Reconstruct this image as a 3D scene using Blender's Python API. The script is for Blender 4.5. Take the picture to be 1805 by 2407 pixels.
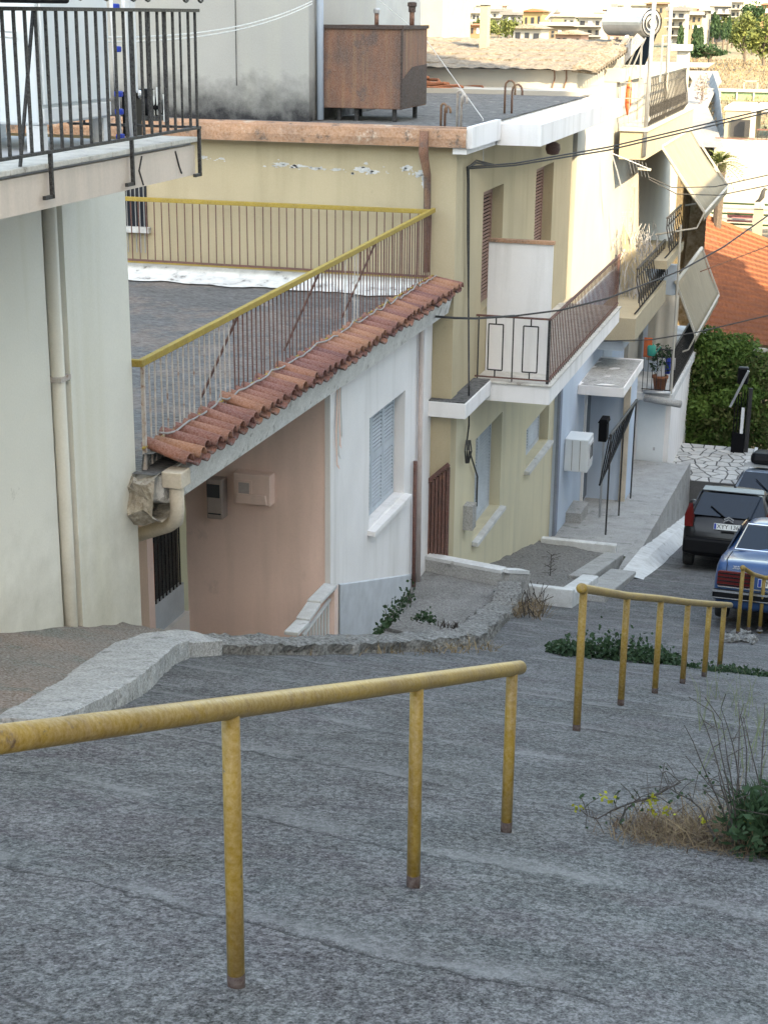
import bpy, bmesh, math, random
from mathutils import Vector, Matrix, noise
random.seed(7)
for o in list(bpy.data.objects): bpy.data.objects.remove(o)
scene = bpy.context.scene
COL = scene.collection

# ------------------------------------------------------------------ camera
W, H = 1805.0, 2407.0
FPX = 3715.0
PITCH = math.atan2(1175.5, 3715.0); YAW = math.radians(16.35); ROLL = 0.0105
CZ = 12.0
_F = Vector((-math.sin(YAW), math.cos(YAW), 0)); _R0 = Vector((math.cos(YAW), math.sin(YAW), 0)); _U = Vector((0, 0, 1))
FW = _F*math.cos(PITCH) - _U*math.sin(PITCH); _UP0 = _F*math.sin(PITCH) + _U*math.cos(PITCH)
RT = _R0*math.cos(ROLL) + _UP0*math.sin(ROLL); UPV = _UP0*math.cos(ROLL) - _R0*math.sin(ROLL)
EYE = Vector((0, 0, CZ))
cam = bpy.data.objects.new('camera', bpy.data.cameras.new('camera')); COL.objects.link(cam)
cam.data.sensor_fit = 'HORIZONTAL'; cam.data.sensor_width = 36.0; cam.data.lens = 36.0*FPX/W
cam.data.clip_start = 0.1; cam.data.clip_end = 5000
m = Matrix.Identity(4)
for i, v in enumerate((RT, UPV, -FW)):
    for j in range(3): m[j][i] = v[j]
m.translation = EYE
cam.matrix_world = m
scene.camera = cam

# ------------------------------------------------------------------ sky, sun, exposure
SUN = Vector((0.60, -0.57, 0.60)).normalized()          # towards the sun
world = bpy.data.worlds.new('World'); scene.world = world; world.use_nodes = True
nt = world.node_tree
sky = nt.nodes.new('ShaderNodeTexSky'); sky.sky_type = 'NISHITA'; sky.sun_disc = False
sky.sun_elevation = math.asin(SUN.z); sky.sun_rotation = math.atan2(SUN.x, SUN.y)
sky.altitude = 100; sky.air_density = 1.2; sky.dust_density = 1.5; sky.ozone_density = 1.0
nt.links.new(sky.outputs[0], nt.nodes['Background'].inputs[0]); nt.nodes['Background'].inputs[1].default_value = 0.15
sl = bpy.data.lights.new('sun', 'SUN'); sl.energy = 2.0; sl.angle = math.radians(0.53); sl.color = (1.0, 0.91, 0.76)
so = bpy.data.objects.new('sun', sl); COL.objects.link(so); so.location = (30, -30, 40)
so.rotation_euler = SUN.to_track_quat('Z', 'Y').to_euler()
scene.view_settings.view_transform = 'Standard'; scene.view_settings.look = 'None'
scene.view_settings.exposure = 2.9; scene.view_settings.gamma = 1.0; scene.view_settings.use_curve_mapping = False
scene.view_settings.use_white_balance = True; scene.view_settings.white_balance_temperature = 9000; scene.view_settings.white_balance_tint = 8
scene.render.engine = 'CYCLES'
scene.cycles.max_bounces = 5; scene.cycles.use_denoising = True

# ------------------------------------------------------------------ measuring helpers (survey of the place)
def ray(x, y): return FW + RT*((x-W/2)/FPX) - UPV*((y-H/2)/FPX)
def hx(x, y, X): r = ray(x, y); return EYE + r*(X/r.x)
def hy(x, y, Y): r = ray(x, y); return EYE + r*(Y/r.y)
def hz(x, y, Z): r = ray(x, y); return EYE + r*((Z-CZ)/r.z)
GP = [(-60, 30.5), (0, 10.5), (15.5, 5.54), (21.5, 3.72), (28.5, 2.1), (38, 0.0), (46, -1.5), (60, -2.5)]
def gz(Y):
    if Y <= GP[0][0]: return GP[0][1]
    for (a, b), (c, d) in zip(GP, GP[1:]):
        if Y <= c: return b + (d-b)*(Y-a)/(c-a)
    return GP[-1][1]
def G(x, y, off=0.0):
    r = ray(x, y); t = 1.0
    while t < 90:
        p = EYE + r*t
        if p.z < gz(p.y)+off: return p
        t += 0.01
    return EYE + r*90
def nz(p, s=1.0, seed=0): return noise.noise(Vector((p[0]*s+seed*17.3, p[1]*s-seed*5.1, p[2]*s+seed*3.7)))

# ------------------------------------------------------------------ scene graph helpers
ORG = {}
def tag(o, label=None, cat=None, group=None, kind=None):
    if label: o['label'] = label
    if cat: o['category'] = cat
    if group: o['group'] = group
    if kind: o['kind'] = kind
    return o
def thing(name, label, cat, loc, group=None):
    e = bpy.data.objects.new(name, None); COL.objects.link(e); e.location = loc; e.empty_display_size = 0.2
    ORG[e.name] = Vector(loc)
    return tag(e, label, cat, group)
class MB:
    def __init__(s): s.v = []; s.f = []
    def quad(s, *p):
        n = len(s.v); s.v += [Vector(q) for q in p]; s.f.append(tuple(range(n, n+len(p)))); return s
    def box(s, x0, x1, y0, y1, z0, z1):
        if x0 > x1: x0, x1 = x1, x0
        if y0 > y1: y0, y1 = y1, y0
        if z0 > z1: z0, z1 = z1, z0
        n = len(s.v)
        s.v += [Vector(p) for p in ((x0,y0,z0),(x1,y0,z0),(x1,y1,z0),(x0,y1,z0),(x0,y0,z1),(x1,y0,z1),(x1,y1,z1),(x0,y1,z1))]
        s.f += [tuple(n+i for i in q) for q in ((0,3,2,1),(4,5,6,7),(0,1,5,4),(1,2,6,5),(2,3,7,6),(3,0,4,7))]; return s
    def prism(s, poly, vec):
        vec = Vector(vec); n = len(s.v); k = len(poly); P = [Vector(p) for p in poly]
        s.v += P + [p+vec for p in P]
        s.f.append(tuple(range(n+k-1, n-1, -1))); s.f.append(tuple(range(n+k, n+2*k)))
        for i in range(k):
            j = (i+1) % k; s.f.append((n+i, n+j, n+k+j, n+k+i))
        return s
    def beam(s, a, b, w, h, up=(0,0,1)):
        a, b = Vector(a), Vector(b); d = (b-a).normalized(); up = Vector(up)
        sx = d.cross(up)
        if sx.length < 1e-4: sx = d.cross(Vector((1,0,0)))
        sx.normalize(); sz = sx.cross(d).normalized()
        poly = [a+sx*w/2+sz*h/2, a-sx*w/2+sz*h/2, a-sx*w/2-sz*h/2, a+sx*w/2-sz*h/2]
        return s.prism(poly, b-a)
    def tube(s, pts, r, n=8, cap=True):
        P = [Vector(p) for p in pts]; k = len(P); rr = r if isinstance(r, (list, tuple)) else [r]*k
        base = len(s.v); ref = None
        for i in range(k):
            d = (P[min(i+1,k-1)]-P[max(i-1,0)])
            if d.length < 1e-9: d = Vector((0,0,1))
            d.normalize()
            if ref is None:
                ref = d.orthogonal().normalized()
            ref = (ref - d*ref.dot(d))
            if ref.length < 1e-5: ref = d.orthogonal()
            ref.normalize(); b = d.cross(ref)
            for j in range(n):
                a = 2*math.pi*j/n; s.v.append(P[i] + (ref*math.cos(a)+b*math.sin(a))*rr[i])
        for i in range(k-1):
            for j in range(n):
                a = base+i*n+j; b2 = base+i*n+(j+1) % n
                s.f.append((a, b2, b2+n, a+n))
        if cap:
            s.f.append(tuple(base+j for j in range(n-1, -1, -1))); s.f.append(tuple(base+(k-1)*n+j for j in range(n)))
        return s
    def grid(s, rows):
        n = len(s.v); c = len(rows[0])
        for r in rows: s.v += [Vector(p) for p in r]
        for i in range(len(rows)-1):
            for j in range(c-1):
                a = n+i*c+j; s.f.append((a, a+1, a+c+1, a+c))
        return s
    def lathe(s, c, prof, n=16, axis=(0,0,1)):
        ax = Vector(axis).normalized(); u = ax.orthogonal().normalized(); w = ax.cross(u); b = len(s.v); c = Vector(c)
        for (r, h) in prof:
            for j in range(n):
                a = 2*math.pi*j/n; s.v.append(c+ax*h+(u*math.cos(a)+w*math.sin(a))*r)
        for i in range(len(prof)-1):
            for j in range(n):
                p = b+i*n+j; q = b+i*n+(j+1) % n; s.f.append((p, q, q+n, p+n))
        s.f.append(tuple(b+j for j in range(n-1,-1,-1))); s.f.append(tuple(b+(len(prof)-1)*n+j for j in range(n)))
        return s
    def leaf(s, c, size, d=None, asp=0.45):
        if d is None:
            d = Vector((random.gauss(0,1), random.gauss(0,1), random.gauss(0,1))).normalized()
        d = Vector(d).normalized(); w = d.cross(Vector((random.gauss(0,1), random.gauss(0,1), random.gauss(0,1))))
        if w.length < 1e-4: w = d.orthogonal()
        w.normalize(); c = Vector(c); n = len(s.v)
        s.v += [c-d*size*0.5, c+w*size*asp*0.5, c+d*size*0.5, c-w*size*asp*0.5]; s.f.append((n, n+1, n+2, n+3)); return s
    def build(s, name, mat, parent=None, smooth=False, bevel=0.0, loc=None, kind=None, fixn=True, solid=0.0):
        if parent is not None: org = ORG[parent.name]
        else: org = Vector(loc) if loc is not None else Vector((0,0,0))
        me = bpy.data.meshes.new(name)
        me.from_pydata([tuple(v-org) for v in s.v], [], s.f); me.update()
        if fixn:
            bm = bmesh.new(); bm.from_mesh(me); bmesh.ops.recalc_face_normals(bm, faces=bm.faces); bm.to_mesh(me); bm.free()
        if mat is not None: me.materials.append(mat)
        if smooth:
            for p in me.polygons: p.use_smooth = True
        o = bpy.data.objects.new(name, me); COL.objects.link(o)
        if parent is not None: o.parent = parent
        else: o.location = org
        ORG[o.name] = org
        if bevel:
            b = o.modifiers.new('b', 'BEVEL'); b.width = bevel; b.segments = 2; b.limit_method = 'ANGLE'
        if solid:
            b = o.modifiers.new('s', 'SOLIDIFY'); b.thickness = solid
        if kind: o['kind'] = kind
        return o
def box(x0,x1,y0,y1,z0,z1): return MB().box(x0,x1,y0,y1,z0,z1)
def share(src, name, parent, off, rot=None):
    o = bpy.data.objects.new(name, src.data); COL.objects.link(o); o.parent = parent
    o.location = off
    if rot: o.rotation_euler = rot
    return o
def text(body, mat, parent, mw, size, ext=0.003, name='lettering', align='CENTER'):
    c = bpy.data.curves.new('t', 'FONT'); c.body = body; c.size = size; c.extrude = ext; c.align_x = align; c.align_y = 'CENTER'
    t = bpy.data.objects.new('t', c); COL.objects.link(t)
    dg = bpy.context.evaluated_depsgraph_get(); me = bpy.data.meshes.new_from_object(t.evaluated_get(dg))
    bpy.data.objects.remove(t); me.materials.clear(); me.materials.append(mat)
    o = bpy.data.objects.new(name, me); COL.objects.link(o); o.parent = parent; o.matrix_local = mw
    return o

# ------------------------------------------------------------------ materials
def mat(name, a, b=None, scale=3.0, rough=0.85, bump=0.15, bscale=90.0, metal=0.0, streak=None, spots=None, fine=0.12, detail=8, spec=0.12, rnd=0.0, trans=0.0, stretch=None, lo=0.35, hi=0.65, bdist=0.02, spots2=None, band=None):
    m = bpy.data.materials.new(name); m.use_nodes = True; N = m.node_tree.nodes; L = m.node_tree.links
    bs = N['Principled BSDF']; bs.inputs['Roughness'].default_value = rough; bs.inputs['Metallic'].default_value = metal
    bs.inputs['Specular IOR Level'].default_value = spec
    tc = N.new('ShaderNodeTexCoord'); co = tc.outputs['Object']
    def mapping(sc):
        mp = N.new('ShaderNodeMapping'); mp.inputs['Scale'].default_value = sc; L.new(co, mp.inputs[0]); return mp.outputs[0]
    def nse(sc, vec, det=detail, ro=0.6):
        n = N.new('ShaderNodeTexNoise'); n.inputs['Scale'].default_value = sc; n.inputs['Detail'].default_value = det; n.inputs['Roughness'].default_value = ro
        L.new(vec, n.inputs['Vector']); return n.outputs['Fac']
    def rng(v, x0, x1, y0=0.0, y1=1.0):
        r = N.new('ShaderNodeMapRange'); r.inputs[1].default_value = x0; r.inputs[2].default_value = x1; r.inputs[3].default_value = y0; r.inputs[4].default_value = y1
        L.new(v, r.inputs[0]); return r.outputs[0]
    def mix(fac, c1, c2, mode='MIX'):
        x = N.new('ShaderNodeMix'); x.data_type = 'RGBA'; x.blend_type = mode
        if isinstance(fac, float): x.inputs[0].default_value = fac
        else: L.new(fac, x.inputs[0])
        for i, c in ((6, c1), (7, c2)):
            if isinstance(c, tuple): x.inputs[i].default_value = (*c, 1)
            else: L.new(c, x.inputs[i])
        return x.outputs[2]
    vec = mapping(stretch) if stretch else co
    if b is None: b = tuple(c*0.8 for c in a)
    col = mix(rng(nse(scale, vec), lo, hi), a, b)
    if streak:
        sc_, amt, sx, sz = streak
        f = rng(nse(1.0, mapping((sx, sx, sz)), 4), 0.5, 0.72, 0.0, amt); col = mix(f, col, sc_)
    if band:        # a grown mildew/dirt band: colour, z low, z high (object space), amount
        bc, z0, z1, amt = band
        sp = N.new('ShaderNodeSeparateXYZ'); L.new(co, sp.inputs[0])
        ad = N.new('ShaderNodeMath'); ad.operation = 'MULTIPLY_ADD'; L.new(nse(4.0, co, 6), ad.inputs[0]); ad.inputs[1].default_value = -(z1-z0)*1.2; L.new(sp.outputs[2], ad.inputs[2])
        f = rng(ad.outputs[0], z0-(z1-z0)*0.6, z1-(z1-z0)*0.6, amt, 0.0); col = mix(f, col, bc)
    for spt in (spots, spots2):
        if spt:
            sc_, s_, th, amt = spt
            f = rng(nse(s_, co, 6, 0.7), th, th+0.06, 0.0, amt); col = mix(f, col, sc_)
    if rnd:
        oi = N.new('ShaderNodeObjectInfo'); hs = N.new('ShaderNodeHueSaturation'); L.new(rng(oi.outputs['Random'], 0, 1, 1-rnd, 1+rnd), hs.inputs['Value'])
        L.new(rng(oi.outputs['Random'], 0, 1, 0.5-rnd*0.04, 0.5+rnd*0.04), hs.inputs['Hue']); L.new(col, hs.inputs['Color']); col = hs.outputs[0]
    fn = nse(bscale, vec, 5, 0.7)
    if fine: col = mix(rng(fn, 0.3, 0.7, 0.0, 1.0), mix(fine, col, (0, 0, 0)), mix(fine*0.6, col, (1, 1, 1)))
    L.new(col, bs.inputs['Base Color'])
    if bump:
        bp = N.new('ShaderNodeBump'); bp.inputs['Strength'].default_value = bump; bp.inputs['Distance'].default_value = bdist
        L.new(fn, bp.inputs['Height']); L.new(bp.outputs[0], bs.inputs['Normal'])
    if trans:
        bs.inputs['Subsurface Weight'].default_value = 0.0
        tr = N.new('ShaderNodeBsdfTranslucent'); L.new(col, tr.inputs[0]); ms = N.new('ShaderNodeMixShader'); ms.inputs[0].default_value = trans
        L.new(bs.outputs[0], ms.inputs[1]); L.new(tr.outputs[0], ms.inputs[2]); L.new(ms.outputs[0], N['Material Output'].inputs[0])
    return m
def glass(name, col, rough=0.05):
    m = bpy.data.materials.new(name); m.use_nodes = True; b = m.node_tree.nodes['Principled BSDF']
    b.inputs['Base Color'].default_value = (*col, 1); b.inputs['Roughness'].default_value = rough; b.inputs['Specular IOR Level'].default_value = 0.4
    return m

def street_material():
    m = bpy.data.materials.new('street_concrete'); m.use_nodes = True; N = m.node_tree.nodes; L = m.node_tree.links
    bs = N['Principled BSDF']; bs.inputs['Roughness'].default_value = 0.95; bs.inputs['Specular IOR Level'].default_value = 0.08
    tc = N.new('ShaderNodeTexCoord'); co = tc.outputs['Object']
    def mp(sc, rz=0.0):
        x = N.new('ShaderNodeMapping'); x.inputs['Scale'].default_value = sc; x.inputs['Rotation'].default_value = (0, 0, rz); L.new(co, x.inputs[0]); return x.outputs[0]
    def ns(s, v, d=8, r=0.6):
        x = N.new('ShaderNodeTexNoise'); x.inputs['Scale'].default_value = s; x.inputs['Detail'].default_value = d; x.inputs['Roughness'].default_value = r; L.new(v, x.inputs['Vector']); return x.outputs['Fac']
    def rg(v, a, b, c=0.0, d=1.0):
        x = N.new('ShaderNodeMapRange'); x.inputs[1].default_value = a; x.inputs[2].default_value = b; x.inputs[3].default_value = c; x.inputs[4].default_value = d; L.new(v, x.inputs[0]); return x.outputs[0]
    def mx(f, a, b, mode='MIX'):
        x = N.new('ShaderNodeMix'); x.data_type = 'RGBA'; x.blend_type = mode
        if isinstance(f, float): x.inputs[0].default_value = f
        else: L.new(f, x.inputs[0])
        for i, c in ((6, a), (7, b)):
            if isinstance(c, tuple): x.inputs[i].default_value = (*c, 1)
            else: L.new(c, x.inputs[i])
        return x.outputs[2]
    def mth(op, a, b):
        x = N.new('ShaderNodeMath'); x.operation = op
        for i, c in ((0, a), (1, b)):
            if isinstance(c, float): x.inputs[i].default_value = c
            else: L.new(c, x.inputs[i])
        return x.outputs[0]
    big = ns(0.55, co, 6); mid = ns(3.0, co, 8, 0.65)
    tint = ns(0.9, mp((1, 1.6, 1), 0.7), 7, 0.7); col = mx(rg(tint, 0.46, 0.54), (0.090, 0.098, 0.098), (0.102, 0.088, 0.096)); col = mx(rg(big, 0.42, 0.6, 0, 0.7), col, (0.062, 0.056, 0.055)); pale = ns(0.75, mp((1, 1.3, 1), 1.4), 9, 0.7); col = mx(rg(pale, 0.54, 0.66, 0, 0.6), col, (0.20, 0.205, 0.205))
    col = mx(rg(mid, 0.42, 0.66, 0, 0.9), col, (0.17, 0.172, 0.172))
    dirt = ns(1.3, mp((1, 1, 1), 0.5), 8, 0.7)
    col = mx(rg(dirt, 0.52, 0.66, 0, 0.8), col, (0.06, 0.057, 0.052))
    wisp = ns(1.0, mp((1.8, 4.2, 1), -0.25), 9, 0.7); col = mx(rg(wisp, 0.56, 0.68, 0, 0.65), col, (0.23, 0.23, 0.228))
    # broom drag lines run across the lane
    br = ns(1.0, mp((2.2, 70, 1), -0.12), 5, 0.75); br2 = ns(1.0, mp((0.9, 26, 1), -0.22), 4, 0.7)
    area = rg(ns(0.8, co, 3), 0.42, 0.62)
    lines = mth('MULTIPLY', rg(br, 0.35, 0.68), area)
    col = mx(mth('MULTIPLY', lines, 0.22), col, (0.25, 0.25, 0.248))
    col = mx(rg(br2, 0.58, 0.66, 0, 0.18), col, (0.05, 0.05, 0.05))
    # aggregate
    v = N.new('ShaderNodeTexVoronoi'); v.inputs['Scale'].default_value = 62; L.new(co, v.inputs['Vector'])
    pick = N.new('ShaderNodeTexVoronoi'); pick.inputs['Scale'].default_value = 62; L.new(co, pick.inputs['Vector'])
    hsv = N.new('ShaderNodeSeparateColor'); L.new(pick.outputs['Color'], hsv.inputs[0])
    st = mth('MULTIPLY', rg(v.outputs['Distance'], 0.18, 0.34, 1.0, 0.0), rg(hsv.outputs[0], 0.86, 0.9))
    col = mx(mth('MULTIPLY', st, 0.8), col, (0.34, 0.34, 0.335))
    pt = mth('MULTIPLY', rg(v.outputs['Distance'], 0.2, 0.42, 1.0, 0.0), rg(hsv.outputs[1], 0.84, 0.88))
    col = mx(mth('MULTIPLY', pt, 0.7), col, (0.06, 0.06, 0.06))
    gr = ns(85, mp((1.2, 0.75, 1), 0.0), 4, 0.75)
    col = mx(rg(gr, 0.41, 0.59), mx(0.42, col, (0, 0, 0)), mx(0.085, col, (1, 1, 1)))
    g2 = ns(30, mp((1.15, 0.8, 1), -0.1), 5, 0.75); col = mx(rg(g2, 0.43, 0.58), mx(0.33, col, (0, 0, 0)), mx(0.06, col, (1, 1, 1)))
    # hairline cracks
    vc = N.new('ShaderNodeTexVoronoi'); vc.feature = 'DISTANCE_TO_EDGE'; vc.inputs['Scale'].default_value = 0.28
    wv = N.new('ShaderNodeVectorMath'); wv.operation = 'ADD'; nn = N.new('ShaderNodeTexNoise'); nn.inputs['Scale'].default_value = 1.5; nn.inputs['Detail'].default_value = 6
    L.new(co, nn.inputs['Vector']); L.new(co, wv.inputs[0]); L.new(nn.outputs['Color'], wv.inputs[1]); L.new(wv.outputs[0], vc.inputs['Vector'])
    cr = rg(vc.outputs['Distance'], 0.0, 0.004, 1.0, 0.0)
    col = mx(mth('MULTIPLY', cr, 0.6), col, (0.05, 0.05, 0.05))
    sp_ = N.new('ShaderNodeSeparateXYZ'); L.new(co, sp_.inputs[0])
    jy = mth('ADD', mth('ADD', sp_.outputs[1], mth('MULTIPLY', sp_.outputs[0], 0.16)), mth('MULTIPLY', ns(1.2, co, 5), 0.5))
    jf = mth('FRACT', mth('DIVIDE', jy, 1.37), 0.0); jl = mth('MULTIPLY', rg(jf, 0.0, 0.02, 1.0, 0.0), rg(ns(1.1, co, 3), 0.38, 0.5)); col = mx(mth('MULTIPLY', jl, 0.8), col, (0.03, 0.03, 0.03))
    jp = mth('MULTIPLY', mth('MULTIPLY', rg(jf, 0.02, 0.05), rg(jf, 0.05, 0.2, 1.0, 0.0)), rg(ns(2.3, co, 4), 0.45, 0.6)); col = mx(mth('MULTIPLY', jp, 0.5), col, (0.27, 0.27, 0.268))
    L.new(col, bs.inputs['Base Color'])
    h = mth('ADD', mth('MULTIPLY', gr, 0.6), mth('ADD', mth('MULTIPLY', lines, 0.7), mth('ADD', mth('MULTIPLY', ns(28, co, 6, 0.7), 1.1), mth('SUBTRACT', mth('MULTIPLY', st, 0.4), mth('MULTIPLY', cr, 1.2)))))
    b = N.new('ShaderNodeBump'); b.inputs['Strength'].default_value = 0.7; b.inputs['Distance'].default_value = 0.015; L.new(h, b.inputs['Height']); L.new(b.outputs[0], bs.inputs['Normal'])
    return m

M = {}
M['street'] = street_material()
M['concrete'] = mat('concrete', (0.38,0.375,0.36), (0.28,0.275,0.265), 2.5, 0.9, 0.5, 45, fine=0.3, spots=((0.10,0.10,0.09), 3.0, 0.58, 0.6))
M['path'] = mat('path_concrete', (0.19,0.185,0.175), (0.125,0.12,0.112), 1.8, 0.92, 0.6, 40, fine=0.3, spots=((0.09,0.085,0.075), 2.2, 0.56, 0.7), spots2=((0.36,0.35,0.33), 5, 0.63, 0.5))
M['rubble'] = mat('rough_kerb', (0.44,0.43,0.41), (0.27,0.265,0.25), 7, 0.95, 0.6, 55, fine=0.5, spots=((0.10,0.095,0.08), 5.0, 0.58, 0.8), bdist=0.02)
M['rubble_dark'] = mat('mossy_kerb', (0.20,0.19,0.17), (0.075,0.072,0.06), 5, 0.95, 1.0, 30, fine=0.5, spots=((0.42,0.41,0.38), 6.0, 0.6, 0.8), bdist=0.04)
M['whitewash'] = mat('whitewash', (0.66,0.67,0.67), (0.5,0.5,0.49), 4, 0.9, 0.4, 40, fine=0.15, spots=((0.25,0.24,0.22), 5, 0.6, 0.7))
M['soil'] = mat('stained_concrete', (0.17,0.088,0.042), (0.085,0.068,0.044), 0.9, 0.95, 0.7, 55, fine=0.45, spots=((0.055,0.06,0.03), 2.2, 0.53, 0.75), spots2=((0.22,0.195,0.16), 4, 0.6, 0.6), bdist=0.02)
M['soil_dark'] = mat('soil_dark', (0.115,0.10,0.085), (0.075,0.068,0.06), 2.5, 0.95, 0.9, 26, fine=0.4, spots2=((0.28,0.25,0.2), 9, 0.64, 0.5), bdist=0.03)
M['pale_plaster'] = mat('pale_plaster', (0.72,0.69,0.61), (0.655,0.63,0.56), 0.7, 0.88, 0.12, 60, fine=0.06, band=((0.27,0.245,0.19), -1.0, 0.4, 0.55), streak=((0.58,0.54,0.41), 0.7, 1.6, 0.1), spots=((0.36,0.34,0.28), 2.2, 0.68, 0.5))
M['balcony_plaster'] = mat('balcony_plaster', (0.66,0.555,0.475), (0.60,0.505,0.435), 1.2, 0.9, 0.1, 50, fine=0.06, streak=((0.36,0.33,0.29), 0.4, 5, 0.6))
M['balcony_tile'] = mat('balcony_edge_tile', (0.60,0.57,0.52), (0.45,0.42,0.38), 6, 0.8, 0.3, 40, fine=0.15, spots=((0.2,0.17,0.14), 6, 0.6, 0.7))
M['floor_tile'] = mat('balcony_floor', (0.36,0.36,0.37), (0.27,0.27,0.28), 2, 0.6, 0.1, 30)
M['pink'] = mat('pink_plaster', (0.87,0.64,0.56), (0.80,0.59,0.52), 1.0, 0.9, 0.12, 55, fine=0.06, streak=((0.62,0.46,0.39), 0.5, 2.5, 0.25), spots=((0.64,0.48,0.42), 1.4, 0.60, 0.5))
M['white_plaster'] = mat('white_plaster', (0.82,0.80,0.795), (0.76,0.74,0.735), 1.1, 0.9, 0.12, 55, fine=0.05, streak=((0.52,0.50,0.47), 0.5, 3, 0.25), spots=((0.38,0.35,0.31), 5.0, 0.68, 0.6))
M['fascia'] = mat('flaking_fascia', (0.74,0.72,0.69), (0.60,0.58,0.55), 5, 0.9, 0.5, 35, fine=0.2, spots=((0.27,0.25,0.22), 7, 0.57, 0.75))
M['khaki'] = mat('khaki_plaster', (0.49,0.41,0.275), (0.445,0.37,0.25), 0.9, 0.9, 0.1, 55, fine=0.05, streak=((0.37,0.31,0.20), 0.6, 3.0, 0.3), spots=((0.31,0.265,0.18), 3.5, 0.66, 0.45))
M['khaki_green'] = mat('khaki_green_plaster', (0.64,0.58,0.42), (0.58,0.53,0.39), 0.8, 0.9, 0.1, 55, fine=0.05, streak=((0.36,0.34,0.26), 0.35, 3.0, 0.3), spots=((0.6,0.58,0.5), 3.2, 0.72, 0.7))
M['rust_fascia'] = mat('spalled_fascia', (0.50,0.26,0.14), (0.34,0.19,0.115), 2.5, 0.9, 0.6, 30, fine=0.2, spots=((0.13,0.085,0.06), 5, 0.57, 0.85), spots2=((0.58,0.47,0.37), 3, 0.60, 0.7))
M['roof_tar'] = mat('tarred_roof', (0.075,0.073,0.07), (0.022,0.022,0.023), 1.6, 0.85, 0.9, 12, fine=0.4, stretch=(1, 3, 1), spots=((0.36,0.34,0.30), 2.4, 0.62, 0.7), bdist=0.05)
M['terrace'] = mat('terrace_screed', (0.075,0.075,0.08), (0.02,0.021,0.025), 1.3, 0.55, 0.9, 14, fine=0.4, stretch=(1, 4, 1), spots=((0.30,0.29,0.28), 1.6, 0.58, 0.85), spots2=((0.15,0.10,0.075), 0.8, 0.5, 0.8), bdist=0.05)
M['lime'] = mat('lime_patch', (0.72,0.72,0.70), (0.5,0.5,0.49), 5, 0.9, 0.4, 40, fine=0.2, spots=((0.15,0.14,0.13), 5, 0.58, 0.9))
M['clay'] = mat('clay_tile', (0.27,0.085,0.045), (0.17,0.06,0.04), 4, 0.8, 0.4, 60, fine=0.2, rnd=0.42, spots=((0.07,0.045,0.038), 5, 0.54, 0.75), spots2=((0.32,0.27,0.22), 9, 0.64, 0.6))
M['yellow'] = mat('yellow_rail_paint', (0.30,0.175,0.003), (0.215,0.12,0.003), 4, 0.4, 0.15, 60, fine=0.15, spec=0.3, streak=((0.16,0.08,0.012), 0.6, 26, 1.6), spots=((0.075,0.035,0.015), 7, 0.63, 0.9), spots2=((0.03,0.02,0.015), 22, 0.65, 0.95))
M['yellow_dull'] = mat('ochre_rail_paint', (0.36,0.245,0.03), (0.29,0.195,0.03), 7, 0.6, 0.12, 60, spots=((0.2,0.12,0.06), 8, 0.64, 0.7))
M['rust'] = mat('rust', (0.21,0.066,0.018), (0.085,0.032,0.014), 1.6, 0.9, 0.4, 60, fine=0.25, stretch=(2.6, 2.6, 1.0), lo=0.36, hi=0.64, streak=((0.27,0.14,0.05), 0.85, 9, 0.35), spots=((0.05,0.025,0.018), 1.7, 0.55, 0.7), spots2=((0.30,0.23,0.15), 3.3, 0.67, 0.7))
M['rust_patch'] = mat('rust_plain', (0.055,0.028,0.02), (0.035,0.02,0.016), 4, 0.8, 0.3, 50)
M['iron'] = mat('black_iron', (0.006,0.006,0.007), (0.012,0.010,0.010), 8, 0.5, 0.1, 60, spec=0.15)
M['brown_iron'] = mat('brown_iron', (0.15,0.055,0.04), (0.10,0.045,0.035), 8, 0.6, 0.15, 60, spots=((0.25,0.11,0.05), 6, 0.6, 0.6))
M['pale_iron'] = mat('pale_bar', (0.52,0.48,0.45), (0.36,0.28,0.23), 9, 0.7, 0.15, 60, spots=((0.22,0.1,0.05), 9, 0.58, 0.8))
M['white_paint'] = mat('white_paint', (0.70,0.71,0.72), (0.62,0.63,0.64), 3, 0.5, 0.06, 50, fine=0.03, spots=((0.2,0.15,0.1), 12, 0.72, 0.7))
M['white_metal'] = mat('cabinet_paint', (0.68,0.72,0.74), (0.62,0.66,0.68), 1.5, 0.45, 0.05, 50, fine=0.03, spots=((0.15,0.12,0.1), 10, 0.74, 0.8))
M['cream'] = mat('cream_trim', (0.36,0.31,0.215), (0.32,0.275,0.195), 3, 0.85, 0.1, 50)
M['shutter'] = mat('grey_blue_shutter', (0.50,0.55,0.60), (0.43,0.48,0.53), 5, 0.6, 0.1, 50, fine=0.06)
M['brown_shutter'] = mat('brown_shutter', (0.30,0.17,0.13), (0.24,0.14,0.11), 5, 0.6, 0.1, 50)
M['dark'] = mat('near_black', (0.02,0.02,0.022), (0.012,0.012,0.014), 3, 0.6, 0)
M['dark_glass'] = glass('dark_glass', (0.03,0.035,0.045))
M['blue_plaster'] = mat('blue_plaster', (0.50,0.585,0.70), (0.46,0.545,0.65), 0.8, 0.88, 0.08, 60, fine=0.04, streak=((0.34,0.41,0.5), 0.3, 3, 0.4))
M['bright_plaster'] = mat('bright_plaster', (0.42,0.405,0.36), (0.38,0.365,0.33), 1.0, 0.9, 0.08, 55, fine=0.04)
M['awning'] = mat('awning_canvas', (0.33,0.29,0.21), (0.29,0.255,0.19), 2, 0.9, 0.15, 70, trans=0.3, streak=((0.40,0.36,0.28), 0.4, 5, 1))
M['tan_roof'] = mat('weathered_roof', (0.17,0.125,0.072), (0.095,0.072,0.046), 3, 0.9, 0.9, 14, fine=0.3, spots=((0.09,0.075,0.06), 5, 0.56, 0.8), bdist=0.05)
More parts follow.
